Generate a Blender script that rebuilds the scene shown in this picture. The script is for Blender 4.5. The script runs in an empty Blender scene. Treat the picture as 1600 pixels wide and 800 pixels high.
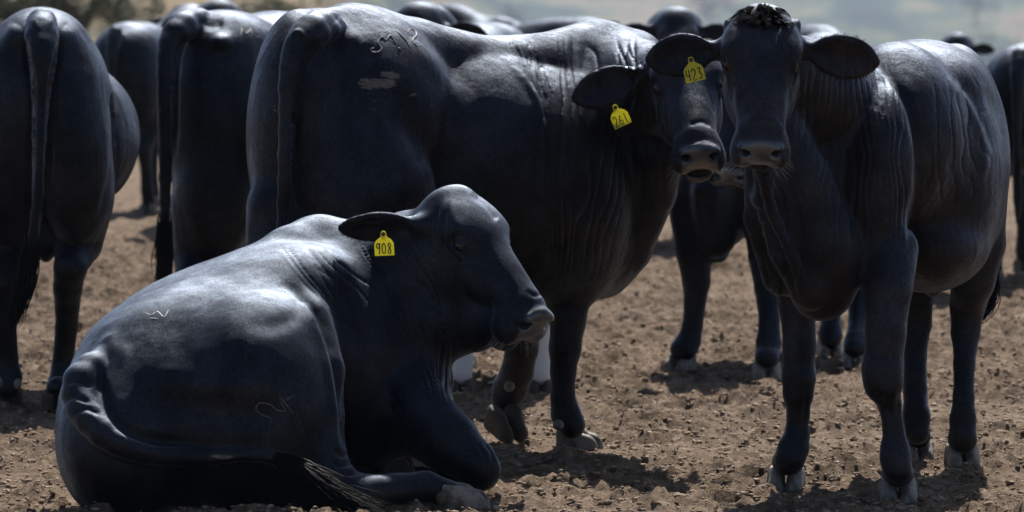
import bpy, math, time
import numpy as np
from mathutils import Vector, Matrix
PI = math.pi
rad = math.radians
sc = bpy.context.scene
COL = sc.collection
T0 = time.time()

# ------------------------------------------------------------------ camera
CAMZ, F, PITCH = 1.68, 8000.0, math.atan(455/8000.0)
cam_d = bpy.data.cameras.new('camera'); cam = bpy.data.objects.new('camera', cam_d); COL.objects.link(cam)
cam.location = (0, 0, CAMZ); cam.rotation_euler = (PI/2-PITCH, 0, 0)
cam_d.sensor_width = 36; cam_d.lens = F/1600*36; cam_d.clip_start = .5; cam_d.clip_end = 6000
cam_d.dof.use_dof = True; cam_d.dof.focus_distance = 16.3; cam_d.dof.aperture_fstop = 5.6
sc.camera = cam

# ------------------------------------------------------------------ light
SUN_EL, SUN_AZ = rad(54), rad(11)        # azimuth from +Y (behind the herd) towards +X
sdir = Vector((math.sin(SUN_AZ)*math.cos(SUN_EL), math.cos(SUN_AZ)*math.cos(SUN_EL), math.sin(SUN_EL)))
w = bpy.data.worlds.new('World'); sc.world = w; w.use_nodes = True
nt = w.node_tree; bg = nt.nodes['Background']
sky = nt.nodes.new('ShaderNodeTexSky'); sky.sky_type = 'NISHITA'; sky.sun_disc = False
sky.sun_elevation = SUN_EL; sky.sun_rotation = SUN_AZ; sky.dust_density = 1.5
nt.links.new(sky.outputs[0], bg.inputs[0]); bg.inputs[1].default_value = .065
sl = bpy.data.lights.new('sun', 'SUN'); sl.energy = 5; sl.angle = rad(.5); sl.color = (1, .95, .87)
so = bpy.data.objects.new('sun', sl); COL.objects.link(so); so.rotation_euler = sdir.to_track_quat('Z', 'Y').to_euler()
sc.view_settings.view_transform = 'Standard'; sc.view_settings.look = 'None'
sc.view_settings.exposure = .80; sc.view_settings.gamma = 1
sc.cycles.max_bounces = 6; sc.cycles.volume_bounces = 0; sc.cycles.use_denoising = True

# ------------------------------------------------------------------ pixel <-> place
CP, SP = math.cos(PITCH), math.sin(PITCH)
def P(px, py, d):
    u, v = (px-800)/F, (400-py)/F
    t = d/(CP+v*SP)
    return np.array((u*t, d, CAMZ+t*(v*CP-SP)))
def S(d): return F/d                      # picture px per metre at distance d
def proj(p):
    z = p[:, 2]-CAMZ; dep = p[:, 1]*CP-z*SP
    return 800+F*p[:, 0]/dep, 400-F*(p[:, 1]*SP+z*CP)/dep
def ground_d(py): return F*CAMZ/(py+55)

# ------------------------------------------------------------------ numpy noise
RNG = np.random.RandomState(7)
_LAT = RNG.rand(64, 64, 64).astype(np.float32)
def noise3(p):
    i = np.floor(p).astype(np.int32); f = p-i; f = f*f*(3-2*f); r = 0
    for a in (0, 1):
        for b in (0, 1):
            for c in (0, 1):
                wgt = (f[:, 0] if a else 1-f[:, 0])*(f[:, 1] if b else 1-f[:, 1])*(f[:, 2] if c else 1-f[:, 2])
                r = r+wgt*_LAT[(i[:, 0]+a) & 63, (i[:, 1]+b) & 63, (i[:, 2]+c) & 63]
    return r*2-1
def fbm(p, o=4):
    r = 0; a = 1; t = 0
    for k in range(o): r = r+a*noise3(p*2**k+k*17.3); t += a; a *= .5
    return r/t
def sstep(a, b, x):
    t = np.clip((x-a)/(b-a), 0, 1); return t*t*(3-2*t)

# ------------------------------------------------------------------ implicit flesh
def rotm(yaw=0, roll=0, pitch=0):
    return np.array(Matrix.Rotation(rad(yaw), 3, 'Z') @ Matrix.Rotation(rad(roll), 3, 'Y') @ Matrix.Rotation(rad(pitch), 3, 'X'))
class Flesh:
    def __init__(s): s.pr = []
    def ell_w(s, c, R, r, k=.05, sub=False):
        s.pr.append(('e', np.array(c, float), np.array(R, float), np.array(r, float), k, sub, np.array(c, float), max(r)))
    def cone_w(s, a, b, ra, rb, k=.04, n=None, f=1, sub=False):
        a = np.array(a, float); b = np.array(b, float)
        s.pr.append(('c', a, b, (ra, rb, None if n is None else np.array(n, float)/np.linalg.norm(n), f), k, sub, (a+b)/2, np.linalg.norm(b-a)/2+max(ra, rb)))
    # picture-px authored: centre (px,py) at distance d, radii rx, ry in px, rd metres along depth
    def ell(s, px, py, d, rx, ry, rd, roll=0, yaw=0, k=.05, sub=False, pitch=0):
        q = S(d); s.ell_w(P(px, py, d), rotm(yaw, roll, pitch), (rx/q, rd, ry/q), k, sub)
    def limb(s, pts, k=.04, n=None, f=1, sub=False):
        W = [P(a, b, c) for a, b, c, r in pts]; R = [p[3]/S(p[2]) for p in pts]
        for i in range(len(W)-1): s.cone_w(W[i], W[i+1], R[i], R[i+1], k if i == 0 else .02, n, f, sub)
    def limb_w(s, pts, k=.04, n=None, f=1):
        for i in range(len(pts)-1): s.cone_w(pts[i][:3], pts[i+1][:3], pts[i][3], pts[i+1][3], k if i == 0 else .02, n, f)
    def dist(s, pr, p):
        if pr[0] == 'e':
            q = (p-pr[1]) @ pr[2]; r = pr[3]
            k0 = np.sqrt(((q/r)**2).sum(1))+1e-9; k1 = np.sqrt(((q/(r*r))**2).sum(1))+1e-9
            return k0*(k0-1)/k1
        a, b = pr[1], pr[2]; ra, rb, n, f = pr[3]; pa = p-a; ba = b-a
        if n is not None:
            pa = pa+np.outer(pa @ n, n)*(1/f-1); ba = ba+n*(ba @ n)*(1/f-1)
        h = np.clip(pa @ ba/(ba @ ba), 0, 1)
        d = np.linalg.norm(pa-h[:, None]*ba, axis=1)-(ra+(rb-ra)*h)
        return d*f if n is not None and f < 1 else d
    def ev(s, p, far=.35):
        v = np.full(len(p), far)
        lo = p.min(0); hi = p.max(0)
        for pr in s.pr:
            k = pr[4]; R = pr[7]+far+k
            if (np.maximum(np.maximum(lo-pr[6], pr[6]-hi), 0)**2).sum() > R*R: continue
            m = ((p-pr[6])**2).sum(1) < R*R
            if not m.any(): continue
            d = s.dist(pr, p[m]); a = v[m]
            if pr[5]:
                d = -d; h = np.maximum(k-np.abs(a-d), 0)/k; v[m] = np.maximum(a, d)+h*h*h*k/6
            else:
                h = np.maximum(k-np.abs(a-d), 0)/k; v[m] = np.minimum(a, d)-h*h*h*k/6
        return v
    def surf(s, px, py, d0=12, d1=45):
        """distance from the camera (along Y) of the first skin met through a place"""
        ds = np.arange(d0, d1, .02); pts = np.array([P(px, py, d) for d in ds]); v = s.ev(pts)
        i = np.argmax(v < 0)
        if v[i] >= 0: return None
        ds = np.linspace(ds[i]-.02, ds[i], 11); pts = np.array([P(px, py, d) for d in ds]); v = s.ev(pts)
        return ds[np.argmax(v < 0)] if (v < 0).any() else ds[-1]
    def mesh(s, h):
        lo = np.min([pr[6]-pr[7] for pr in s.pr if not pr[5]], 0)-3*h
        hi = np.max([pr[6]+pr[7] for pr in s.pr if not pr[5]], 0)+3*h
        B = 8; nb = np.ceil((hi-lo)/(B*h)).astype(int); n = nb*B+1
        g = [lo[i]+(np.arange(nb[i])+.5)*B*h for i in range(3)]
        bc = np.stack(np.meshgrid(*g, indexing='ij'), -1).reshape(-1, 3)
        bv = s.ev(bc)
        V = np.repeat(np.repeat(np.repeat(bv.reshape(nb), B, 0), B, 1), B, 2)
        V = np.pad(V, ((0, 1),)*3, mode='edge').astype(np.float32)
        keep = np.where(np.abs(bv) < B*h*.866*1.35+h)[0]
        o = np.arange(B+1); oo = np.stack(np.meshgrid(o, o, o, indexing='ij'), -1).reshape(-1, 3)
        bi = np.stack(np.unravel_index(keep, nb), -1)*B
        for c in range(0, len(bi), 60):
            # neighbouring blocks are evaluated together, their primitives culled by distance
            ii = (bi[c:c+60, None, :]+oo[None]).reshape(-1, 3)
            val = s.ev(lo+ii*h, .12); V[ii[:, 0], ii[:, 1], ii[:, 2]] = val
        V[V == 0] = 1e-6
        I = V < 0; A = I[:-1, :-1, :-1]; any_ = A.copy(); all_ = A.copy()
        for dx in (0, 1):
            for dy in (0, 1):
                for dz in (0, 1):
                    q = I[dx:n[0]-1+dx, dy:n[1]-1+dy, dz:n[2]-1+dz]; any_ |= q; all_ &= q
        cells = np.stack(np.where(any_ & ~all_), -1)
        idx = np.full(any_.shape, -1, np.int64); idx[cells[:, 0], cells[:, 1], cells[:, 2]] = np.arange(len(cells))
        acc = np.zeros((len(cells), 3)); cnt = np.zeros(len(cells))
        cor = [(a, b, c) for a in (0, 1) for b in (0, 1) for c in (0, 1)]
        for a in cor:
            for ax in range(3):
                if a[ax]: continue
                b = list(a); b[ax] = 1
                va = V[cells[:, 0]+a[0], cells[:, 1]+a[1], cells[:, 2]+a[2]]; vb = V[cells[:, 0]+b[0], cells[:, 1]+b[1], cells[:, 2]+b[2]]
                m = (va < 0) != (vb < 0); t = va[m]/(va[m]-vb[m])
                q = np.array(a, float)[None].repeat(m.sum(), 0); q[:, ax] = t
                acc[m] += q; cnt[m] += 1
        v = lo+(cells+acc/cnt[:, None])*h
        F_ = []
        for ax in range(3):
            s0 = [slice(1, -1)]*3; s0[ax] = slice(0, -1); s1 = list(s0); s1[ax] = slice(1, None)
            m = I[tuple(s0)] != I[tuple(s1)]; e = np.stack(np.where(m), -1)
            off = np.ones(3, int); off[ax] = 0; e = e+off
            inside = I[e[:, 0], e[:, 1], e[:, 2]]
            b1, b2 = [(1, 2), (2, 0), (0, 1)][ax]
            def cell(x, y):
                q = e.copy(); q[:, b1] += x; q[:, b2] += y; return idx[q[:, 0], q[:, 1], q[:, 2]]
            quad = np.stack([cell(-1, -1), cell(0, -1), cell(0, 0), cell(-1, 0)], -1)
            quad[~inside] = quad[~inside][:, ::-1]; F_.append(quad)
        f = np.concatenate(F_); f = f[(f >= 0).all(1)]
        for lam in (.5, -.52, .5):           # Taubin: softens the grid without shrinking
            a = np.zeros_like(v); c = np.zeros(len(v))
            for i in range(4):
                j = (i+1) % 4
                for x, y in ((i, j), (j, i)):
                    c += np.bincount(f[:, x], minlength=len(v))
                    for q in range(3): a[:, q] += np.bincount(f[:, x], v[f[:, y], q], minlength=len(v))
            v = v+lam*(a/np.maximum(c, 1)[:, None]-v)
        return v, f
def vnormals(v, f):
    fn = np.cross(v[f[:, 2]]-v[f[:, 0]], v[f[:, 3]]-v[f[:, 1]]); n = np.zeros_like(v)
    for i in range(4):
        for q in range(3): n[:, q] += np.bincount(f[:, i], fn[:, q], minlength=len(v))
    return n/(np.linalg.norm(n, axis=1)[:, None]+1e-12)

# ------------------------------------------------------------------ blender linking
def empty(name, loc, label, cat, group=None):
    o = bpy.data.objects.new(name, None); COL.objects.link(o); o.location = loc
    o['label'] = label; o['category'] = cat; o.empty_display_size = .2
    if group: o['group'] = group
    return o
def link(name, v, f, mat, parent=None, smooth=True, masks=None, origin=None):
    v = np.asarray(v, float)
    if parent is not None and origin is None: origin = np.array(parent_origin(parent))
    if origin is not None: v = v-np.asarray(origin)
    me = bpy.data.meshes.new(name)
    if isinstance(f, np.ndarray) and f.ndim == 2:
        k = f.shape[1]
        me.vertices.add(len(v)); me.vertices.foreach_set('co', v.astype(np.float32).ravel())
        me.loops.add(f.size); me.loops.foreach_set('vertex_index', f.astype(np.int32).ravel())
        me.polygons.add(len(f)); me.polygons.foreach_set('loop_start', (np.arange(len(f))*k).astype(np.int32))
        me.update(calc_edges=True); me.validate()
    else:
        me.from_pydata([tuple(x) for x in v], [], [tuple(x) for x in f]); me.update()
    if smooth: me.polygons.foreach_set('use_smooth', [True]*len(me.polygons))
    if masks is not None:
        at = me.color_attributes.new('masks', 'FLOAT_COLOR', 'POINT')
        at.data.foreach_set('color', np.hstack([masks, np.ones((len(v), 1))]).astype(np.float32).ravel())
    me.materials.append(mat)
    o = bpy.data.objects.new(name, me); COL.objects.link(o)
    if parent is not None: o.parent = parent
    return o
_ORG = {}
def parent_origin(p):
    l = Vector(p.location)
    while p.parent: p = p.parent; l = l+Vector(p.location)
    return l
def tube(pts, rads, sides=6):
    """closed tapered tube through points"""
    pts = np.array(pts, float); n = len(pts); V = []; Fc = []
    up = None
    for i in range(n):
        t = pts[min(i+1, n-1)]-pts[max(i-1, 0)]; t = t/(np.linalg.norm(t)+1e-12)
        if up is None:
            up = np.array((0, 0, 1.)) if abs(t[2]) < .9 else np.array((1., 0, 0))
        x = np.cross(up, t); x /= np.linalg.norm(x)+1e-12; y = np.cross(t, x); up = y
        for k in range(sides):
            a = 2*PI*k/sides; V.append(pts[i]+rads[i]*(math.cos(a)*x+math.sin(a)*y))
    for i in range(n-1):
        for k in range(sides):
            a = i*sides+k; b = i*sides+(k+1) % sides; Fc.append((a, b, b+sides, a+sides))
    Fc.append(tuple(range(sides))[::-1]); Fc.append(tuple(range((n-1)*sides, n*sides)))
    return V, Fc
def merge(parts):
    V = []; Fc = []
    for v, f in parts:
        o = len(V); V.extend(v); Fc.extend([tuple(i+o for i in q) for q in f])
    return V, Fc
def spline(pts, n):
    """Catmull-Rom through rows of any width"""
    p = np.array(pts, float); p = np.vstack([2*p[0]-p[1], p, 2*p[-1]-p[-2]]); out = []; m = len(p)-3
    for t in np.linspace(0, m-1e-6, n):
        i = int(t); u = t-i; a, b, c, d = p[i:i+4]
        out.append(.5*((2*b)+(c-a)*u+(2*a-5*b+4*c-d)*u*u+(3*b-a-3*c+d)*u**3))
    return np.array(out)

# ------------------------------------------------------------------ materials
def mat(name):
    m = bpy.data.materials.new(name); m.use_nodes = True; return m, m.node_tree, m.node_tree.nodes['Principled BSDF']
def N(nt, t, **kw):
    n = nt.nodes.new(t)
    for k, v in kw.items():
        if k.startswith('i_'): n.inputs[k[2:].replace('_', ' ')].default_value = v
        else: setattr(n, k, v)
    return n
def mixc(nt, fac, a, b):
    n = nt.nodes.new('ShaderNodeMix'); n.data_type = 'RGBA'
    for sk, val in ((n.inputs[0], fac), (n.inputs[6], a), (n.inputs[7], b)):
        if hasattr(val, 'is_output'): nt.links.new(val, sk)
        else: sk.default_value = val if not isinstance(val, tuple) else (*val, 1)
    return n.outputs[2]
def mth(nt, op, a, b=0., clamp=False):
    n = nt.nodes.new('ShaderNodeMath'); n.operation = op; n.use_clamp = clamp
    for i, val in enumerate((a, b)):
        if hasattr(val, 'is_output'): nt.links.new(val, n.inputs[i])
        else: n.inputs[i].default_value = val
    return n.outputs[0]
def noise(nt, vec, scale, det=4, rough=.55, out=0):
    n = N(nt, 'ShaderNodeTexNoise'); n.inputs['Scale'].default_value = scale; n.inputs['Detail'].default_value = det; n.inputs['Roughness'].default_value = rough
    nt.links.new(vec, n.inputs['Vector']); return n.outputs[out]
def mapped(nt, scale=(1, 1, 1), rot=(0, 0, 0)):
    tc = N(nt, 'ShaderNodeTexCoord'); mp = N(nt, 'ShaderNodeMapping'); mp.inputs['Scale'].default_value = scale; mp.inputs['Rotation'].default_value = rot
    nt.links.new(tc.outputs['Object'], mp.inputs[0]); return mp.outputs[0]
def ramp(nt, fac, stops):
    n = N(nt, 'ShaderNodeValToRGB'); e = n.color_ramp.elements
    while len(e) < len(stops): e.new(.5)
    for i, (p, c) in enumerate(stops): e[i].position = p; e[i].color = (*c, 1) if len(c) == 3 else c
    nt.links.new(fac, n.inputs[0]); return n.outputs[0]
def bump(nt, h, strength, dist, prev=None):
    n = N(nt, 'ShaderNodeBump'); n.inputs['Strength'].default_value = strength; n.inputs['Distance'].default_value = dist
    nt.links.new(h, n.inputs['Height'])
    if prev: nt.links.new(prev, n.inputs['Normal'])
    return n.outputs[0]
def coat(name, base=(.0022, .0024, .0042), brown=(.010, .0065, .0055), dusty=.35, sheen=.03, fold=.35, g1=(.037, .0425, .052), g2=(.0088, .0100, .0130)):
    m, nt, b = mat(name); at = N(nt, 'ShaderNodeAttribute', attribute_name='masks'); sep = N(nt, 'ShaderNodeSeparateColor')
    nt.links.new(at.outputs['Color'], sep.inputs[0]); ob = mapped(nt)
    big = noise(nt, ob, 3.2, 5, .6); fine = noise(nt, ob, 90, 3, .6)
    c = mixc(nt, mth(nt, 'MULTIPLY', ramp(nt, big, [(.42, (0,)*3), (.68, (1,)*3)]), .8), base, brown)
    # dust lying in the hair, mostly on backs where they roll
    geo = N(nt, 'ShaderNodeNewGeometry'); sx = N(nt, 'ShaderNodeSeparateXYZ'); nt.links.new(geo.outputs['Normal'], sx.inputs[0])
    dn = noise(nt, ob, 11, 6, .7)
    dust = mth(nt, 'MULTIPLY', mth(nt, 'MULTIPLY', ramp(nt, dn, [(.45, (0,)*3), (.75, (1,)*3)]), fine), dusty*.5)
    c = mixc(nt, dust, c, (.06, .055, .052))
    mud = mth(nt, 'MULTIPLY', sep.outputs[0], 1.0)
    mn = mth(nt, 'ADD', mth(nt, 'MULTIPLY', noise(nt, mapped(nt, (24, 24, 80)), 1.0, 6, .8), .7), mth(nt, 'MULTIPLY', noise(nt, mapped(nt, (75, 75, 260)), 1.0, 4, .8), .32))
    mm = mth(nt, 'GREATER_THAN', mth(nt, 'ADD', mud, mn), 1.0)
    mm2 = mth(nt, 'MULTIPLY', mm, mth(nt, 'ADD', fine, .25), True)
    c = mixc(nt, mm2, c, mixc(nt, noise(nt, ob, 60, 4, .7), (.07, .05, .035), (.26, .21, .165)))
    c = mixc(nt, sep.outputs[1], c, (.018, .021, .033)); c = mixc(nt, sep.outputs[2], c, (.58, .55, .54))
    nt.links.new(c, b.inputs['Base Color'])
    r = mth(nt, 'ADD', mth(nt, 'MULTIPLY', fine, .30), .40)
    r = mth(nt, 'SUBTRACT', r, mth(nt, 'MULTIPLY', sep.outputs[1], .22)); r = mth(nt, 'ADD', r, mth(nt, 'MULTIPLY', mm, .3)); nt.links.new(r, b.inputs['Roughness'])
    b.inputs['Specular IOR Level'].default_value = .08
    nt.links.new(mth(nt, 'MULTIPLY', sep.outputs[1], 1.), b.inputs['Specular IOR Level'])
    hair = noise(nt, mapped(nt, (210, 210, 95)), 1, 4, .8)
    fo = noise(nt, mapped(nt, (26, 26, 3.2)), 1, 3, .55)
    lump = noise(nt, ob, 9, 3, .5)
    n1 = bump(nt, lump, .35, .012); n2 = bump(nt, fo, fold, .012, n1); n3 = bump(nt, hair, .7, .0034, n2)
    hs = n3.node; nt.links.new(mth(nt, 'SUBTRACT', .6, mth(nt, 'MULTIPLY', sep.outputs[1], .5)), hs.inputs['Strength'])
    nt.links.new(n3, b.inputs['Normal'])
    # short glossy hair: two soft lobes laid over the black skin
    patch = ramp(nt, noise(nt, mapped(nt, (7, 7, 5)), 1, 5, .65), [(.30, (.5,)*3), (.70, (1.4,)*3)])
    gr = mth(nt, 'ADD', mth(nt, 'MULTIPLY', noise(nt, mapped(nt, (170, 170, 80)), 1, 3, .75), 2.4), -.2)
    pv_ = nt.nodes.new('ShaderNodeVectorMath'); pv_.operation = 'SCALE'; nt.links.new(patch, pv_.inputs[0]); nt.links.new(gr, pv_.inputs['Scale']); patch = pv_.outputs[0]
    prev = b.outputs[0]
    for colr, ro in ((g1, .415), (g2, .78)):
        g_ = N(nt, 'ShaderNodeBsdfGlossy'); cm = nt.nodes.new('ShaderNodeMix'); cm.data_type = 'RGBA'; cm.blend_type = 'MULTIPLY'; cm.inputs[0].default_value = 1
        cm.inputs[6].default_value = (*colr, 1)
        fr = N(nt, 'ShaderNodeFresnel'); fr.inputs['IOR'].default_value = 1.45; nt.links.new(n2, fr.inputs['Normal'])
        fv = mth(nt, 'MULTIPLY', mth(nt, 'MINIMUM', fr.outputs[0], .24), 13.)
        vs_ = nt.nodes.new('ShaderNodeVectorMath'); vs_.operation = 'SCALE'; nt.links.new(patch, vs_.inputs[0]); nt.links.new(fv, vs_.inputs['Scale']); nt.links.new(vs_.outputs[0], cm.inputs[7]); nt.links.new(cm.outputs[2], g_.inputs['Color'])
        g_.inputs['Roughness'].default_value = ro; nt.links.new(n3, g_.inputs['Normal'])
        ad = N(nt, 'ShaderNodeAddShader'); nt.links.new(prev, ad.inputs[0]); nt.links.new(g_.outputs[0], ad.inputs[1]); prev = ad.outputs[0]
    nt.links.new(prev, nt.nodes['Material Output'].inputs['Surface'])
    return m
M_BULL = coat('black_coat_dusty', (.0032, .0027, .0038), (.019, .0105, .0085), .6)
M_COW = coat('black_coat', (.002, .0023, .004), (.004, .003, .003), .3)
M_LIE = coat('black_coat_fill_lit', (.0025, .003, .0055), (.004, .0035, .005), .4, .03, .12, (.036, .0415, .051), (.0130, .0160, .0215))  # lying cow's coat: broad lobe raised so its flank carries extra sky fill
def simple(name, col, rough, spec=.5, bscale=None, bs=.3, bd=.002, var=None, vs=20, metal=0):
    m, nt, b = mat(name); b.inputs['Roughness'].default_value = rough; b.inputs['Specular IOR Level'].default_value = spec; b.inputs['Metallic'].default_value = metal
    ob = mapped(nt)
    if var: nt.links.new(mixc(nt, ramp(nt, noise(nt, ob, vs, 5, .65), [(.35, (0,)*3), (.65, (1,)*3)]), col, var), b.inputs['Base Color'])
    else: nt.links.new(mixc(nt, noise(nt, ob, vs, 3), tuple(x*.85 for x in col), tuple(x*1.1 for x in col)), b.inputs['Base Color'])
    if bscale: nt.links.new(bump(nt, noise(nt, ob, bscale, 4), bs, bd), b.inputs['Normal'])
    return m
M_HOOF = simple('hoof_horn', (.21, .19, .17), .6, .3, 90, .5, .003, (.065, .052, .042), 28)
M_DHOOF = simple('muddy_hoof_horn', (.075, .058, .047), .75, .3, 70, .7, .004, (.05, .038, .03), 26)
M_EYE = simple('wet_eye', (.004, .004, .005), .10, .45)
M_HAIR = simple('tail_hair', (.004, .004, .006), .65, .12)
M_WHISK = simple('whisker_hair', (.16, .15, .15), .4, .5)
M_TAG = simple('yellow_tag_plastic', (.82, .76, .06), .45, .45, None, var=(.70, .62, .06), vs=60)
_t = M_TAG.node_tree; _tr = N(_t, 'ShaderNodeBsdfTranslucent'); _tr.inputs[0].default_value = (.85, .80, .08, 1); _mx = N(_t, 'ShaderNodeMixShader'); _mx.inputs[0].default_value = .4
_t.links.new(_t.nodes['Principled BSDF'].outputs[0], _mx.inputs[1]); _t.links.new(_tr.outputs[0], _mx.inputs[2]); _t.links.new(_mx.outputs[0], _t.nodes['Material Output'].inputs['Surface'])
M_LIP = simple('wet_lip', (.085, .066, .066), .35, .5)
M_STRAW = simple('pale_straw', (.46, .38, .27), .8, .2)
M_INK = simple('tag_ink', (.01, .012, .012), .6)
M_STUD = simple('tag_stud', (.02, .02, .02), .4)
M_SCAR = simple('brand_scar', (.10, .105, .115), .55, .5, 200, .4, .001, (.035, .036, .042), 60)
M_SLIME = simple('wet_streak', (.4, .4, .4), .15, .8)

# ------------------------------------------------------------------ heads
def frame(poll, muz, zh):
    y = np.array(muz, float)-poll; L = np.linalg.norm(y); y /= L
    z = np.array(zh, float); z = z-y*(z @ y); z /= np.linalg.norm(z); x = np.cross(y, z)
    return np.array(poll, float), np.stack([x, y, z], 1), L/.52
def head(B, poll, muz, zh, ears=(), open_=0, wx=1.05, wz=1.12):
    o, R, q = frame(poll, muz, zh)
    T = lambda x, y, z: o+q*(R @ np.array((x*wx, y, z*wz)))
    def e(c, r, k=.04, sub=False, sym=False, rot=(0, 0, 0)):
        for sx in ((1, -1) if sym else (1,)):
            Q = np.array(Matrix.Rotation(rad(rot[2])*sx, 3, 'Z') @ Matrix.Rotation(rad(rot[1])*sx, 3, 'Y') @ Matrix.Rotation(rad(rot[0]), 3, 'X'))
            B.ell_w(T(c[0]*sx, c[1], c[2]), R @ Q, (r[0]*q*wx, r[1]*q, r[2]*q*(wz if not any(rot) else 1)), k*q, sub)
    def c(a, b, ra, rb, k=.03, sub=False, sym=False):
        for sx in ((1, -1) if sym else (1,)):
            B.cone_w(T(a[0]*sx, a[1], a[2]), T(b[0]*sx, b[1], b[2]), ra*q*(1 if sub else (wx+wz)/2), rb*q*(1 if sub else (wx+wz)/2), k*q, sub=sub)
    e((0, .06, -.10), (.105, .12, .10))
    e((0, .008, -.060), (.080, .056, .060), .06)
    e((0, .12, -.050), (.118, .125, .060), .05)
    e((.05, .105, -.03), (.055, .085, .03), .04, sym=True)
    c((0, .18, -.055), (0, .41, -.052), .062, .048, .05)
    c((.032, .24, -.065), (.031, .42, -.062), .045, .031, .05, sym=True)
    e((.058, .19, -.135), (.052, .12, .085), .05, sym=True)      # cheeks
    e((0, .20, -.13), (.075, .15, .08), .05)
    c((.03, .24, -.185), (.018, .42, -.125), .045, .034, .05, sym=True)  # jaw
    c((.075, .215, -.085), (.055, .33, -.095), .018, .016, .045, sym=True)  # facial crest
    e((0, .450, -.084), (.083, .060, .068), .04)                  # muzzle
    e((0, .492, -.062), (.066, .032, .046), .025)
    e((.053, .475, -.10), (.036, .045, .036), .03, sym=True)      # upper lips
    e((0, .448, -.150-.018*open_), (.052, .046, .030), .02)                  # chin
    if open_:
        e((0, .475, -.128), (.048, .05, .014), .012, sub=True)
        e((0, .47, -.132), (.036, .035, .012), .008)
    else:
        c((.055, .44, -.128), (0, .52, -.125), .006, .007, .012, True, True)
    e((.044, .500, -.056), (.022, .022, .026), .02, sym=True)    # nostril wings
    e((.046, .512, -.055), (.018, .058, .0165), .010, True, True, (0, 38, -20))
    c((.055, .528, -.060), (.072, .488, -.064), .011, .006, .010, True, True)
    c((0, .53, -.075), (0, .52, -.118), .003, .003, .010, True)  # philtrum
    # brow, socket, lids
    e((.088, .140, -.030), (.026, .040, .022), .025, sym=True)
    e((.112, .182, -.044), (.022, .030, .026), .022, True, True)
    e((.088, .181, -.048), (.018, .027, .021), .006, sym=True)
    e((.095, .166, -.032), (.015, .034, .009), .010, sym=True, rot=(0, 40, 8))
    e((.099, .194, -.062), (.013, .032, .008), .010, sym=True, rot=(0, -5, 8))
    c((.090, .216, -.062), (.076, .262, -.072), .0045, .003, .012, True, True)
    e((.1005, .172, -.040), (.010, .030, .008), .006, sym=True, rot=(0, 35, 6))
    c((.060, .25, -.045), (.050, .37, -.060), .012, .008, .02, sym=True)
    eyes = [T(sx*.0925, .181, -.047) for sx in (1, -1)]
    for E in ears:
        sx = E['s']; base = T(sx*.085, .035-E.get('b', 0), -.085); d = np.array(E['d'], float); d /= np.linalg.norm(d)
        n = np.array(E['n'], float); n = n-d*(n @ d); n /= np.linalg.norm(n); wv = np.cross(n, d); L = E['L']; W = E['W']
        Q = np.stack([d, wv, n], 1); b2 = base+d*.07
        B.cone_w(base, base+d*L*.38, .045, .026, .04)
        B.ell_w(b2+d*L*.48, Q, (L*.52, W*.5, .027), .03)
        B.ell_w(b2+d*L*.50+n*.021, Q, (L*.47, W*.42, .026), .008, True)
        B.cone_w(b2+d*L*.05+n*.02, b2+d*L*.35+n*.022, .018, .02, .015, sub=True)
        B.cone_w(b2+d*L*.55, b2+d*L*1.01, W*.33, .010, .03, n, .30)
        B.ell_w(b2+d*L*.58+n*.019, Q, (L*.36, W*.27, .020), .010, True)
        E['plane'] = (b2, d, wv, n)
    return dict(o=o, R=R, q=q, T=T, eyes=eyes, ears=ears, w=np.array((wx, 1, wz)))
def nose_mask(hd, v):
    l = (v-hd['o']) @ hd['R']/hd['q']/hd['w']
    inside = sstep(.485, .505, l[:, 1])*sstep(-.125, -.112, l[:, 2])*(1-sstep(.052, .062, np.abs(l[:, 0])))*(np.abs(l[:, 1]) < .62)
    return inside
def head_parts(root, hd, whisk=40, seed=1):
    for c in hd['eyes']:
        bm_v = []; r = .0225*hd['q']; n1, n2 = 10, 16; V = []; Fc = []
        for i in range(n1+1):
            for j in range(n2):
                a = PI*i/n1; b = 2*PI*j/n2; V.append(np.array(c)+r*np.array((math.sin(a)*math.cos(b), math.sin(a)*math.sin(b), math.cos(a))))
        for i in range(n1):
            for j in range(n2): Fc.append((i*n2+j, (i+1)*n2+j, (i+1)*n2+(j+1) % n2, i*n2+(j+1) % n2))
        link('eye', V, Fc, M_EYE, root)
    if whisk:
        rs = np.random.RandomState(seed); parts = []
        for i in range(whisk):
            sx = rs.choice((-1, 1)); a = rs.rand()
            l0 = np.array((sx*(.045+.035*rs.rand()), .455+.055*rs.rand(), -.105-.045*a))
            dr = np.array((sx*(.5+.6*rs.rand()), .5*rs.rand()+.1, -.7*rs.rand()-.1)); dr /= np.linalg.norm(dr); L = .015+.035*rs.rand()
            pts = [hd['T'](*(l0+dr*L*t+np.array((0, 0, -.35*L*t*t)))) for t in (0, .35, .7, 1)]
            parts.append(tube(pts, [.0006, .0006, .0004, .0002], 4))
        V, Fc = merge(parts); link('whiskers', V, Fc, M_WHISK, root)
        for E in hd['ears']:
            b2, d, wv, n = E['plane']; L, W = E['L'], E['W']; parts = []
            for i in range(260):
                a = rs.uniform(-2.5, 2.5); k = rs.uniform(.90, 1.0); c_ = b2+d*L*.48+d*math.cos(a)*L*.52*k+wv*math.sin(a)*W*.5*k
                o_ = d*math.cos(a)*.5+wv*math.sin(a)+n*rs.uniform(-.2, .7)+rs.randn(3)*.25+d*.4; o_ /= np.linalg.norm(o_); l_ = rs.uniform(.006, .017)
                parts.append(tube([c_-o_*.004, c_+o_*l_*.5, c_+o_*l_+d*.003], [.0007, .0006, .0002], 3))
            V, Fc = merge(parts); link('ear_hair', V, Fc, M_HAIR, root)

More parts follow.
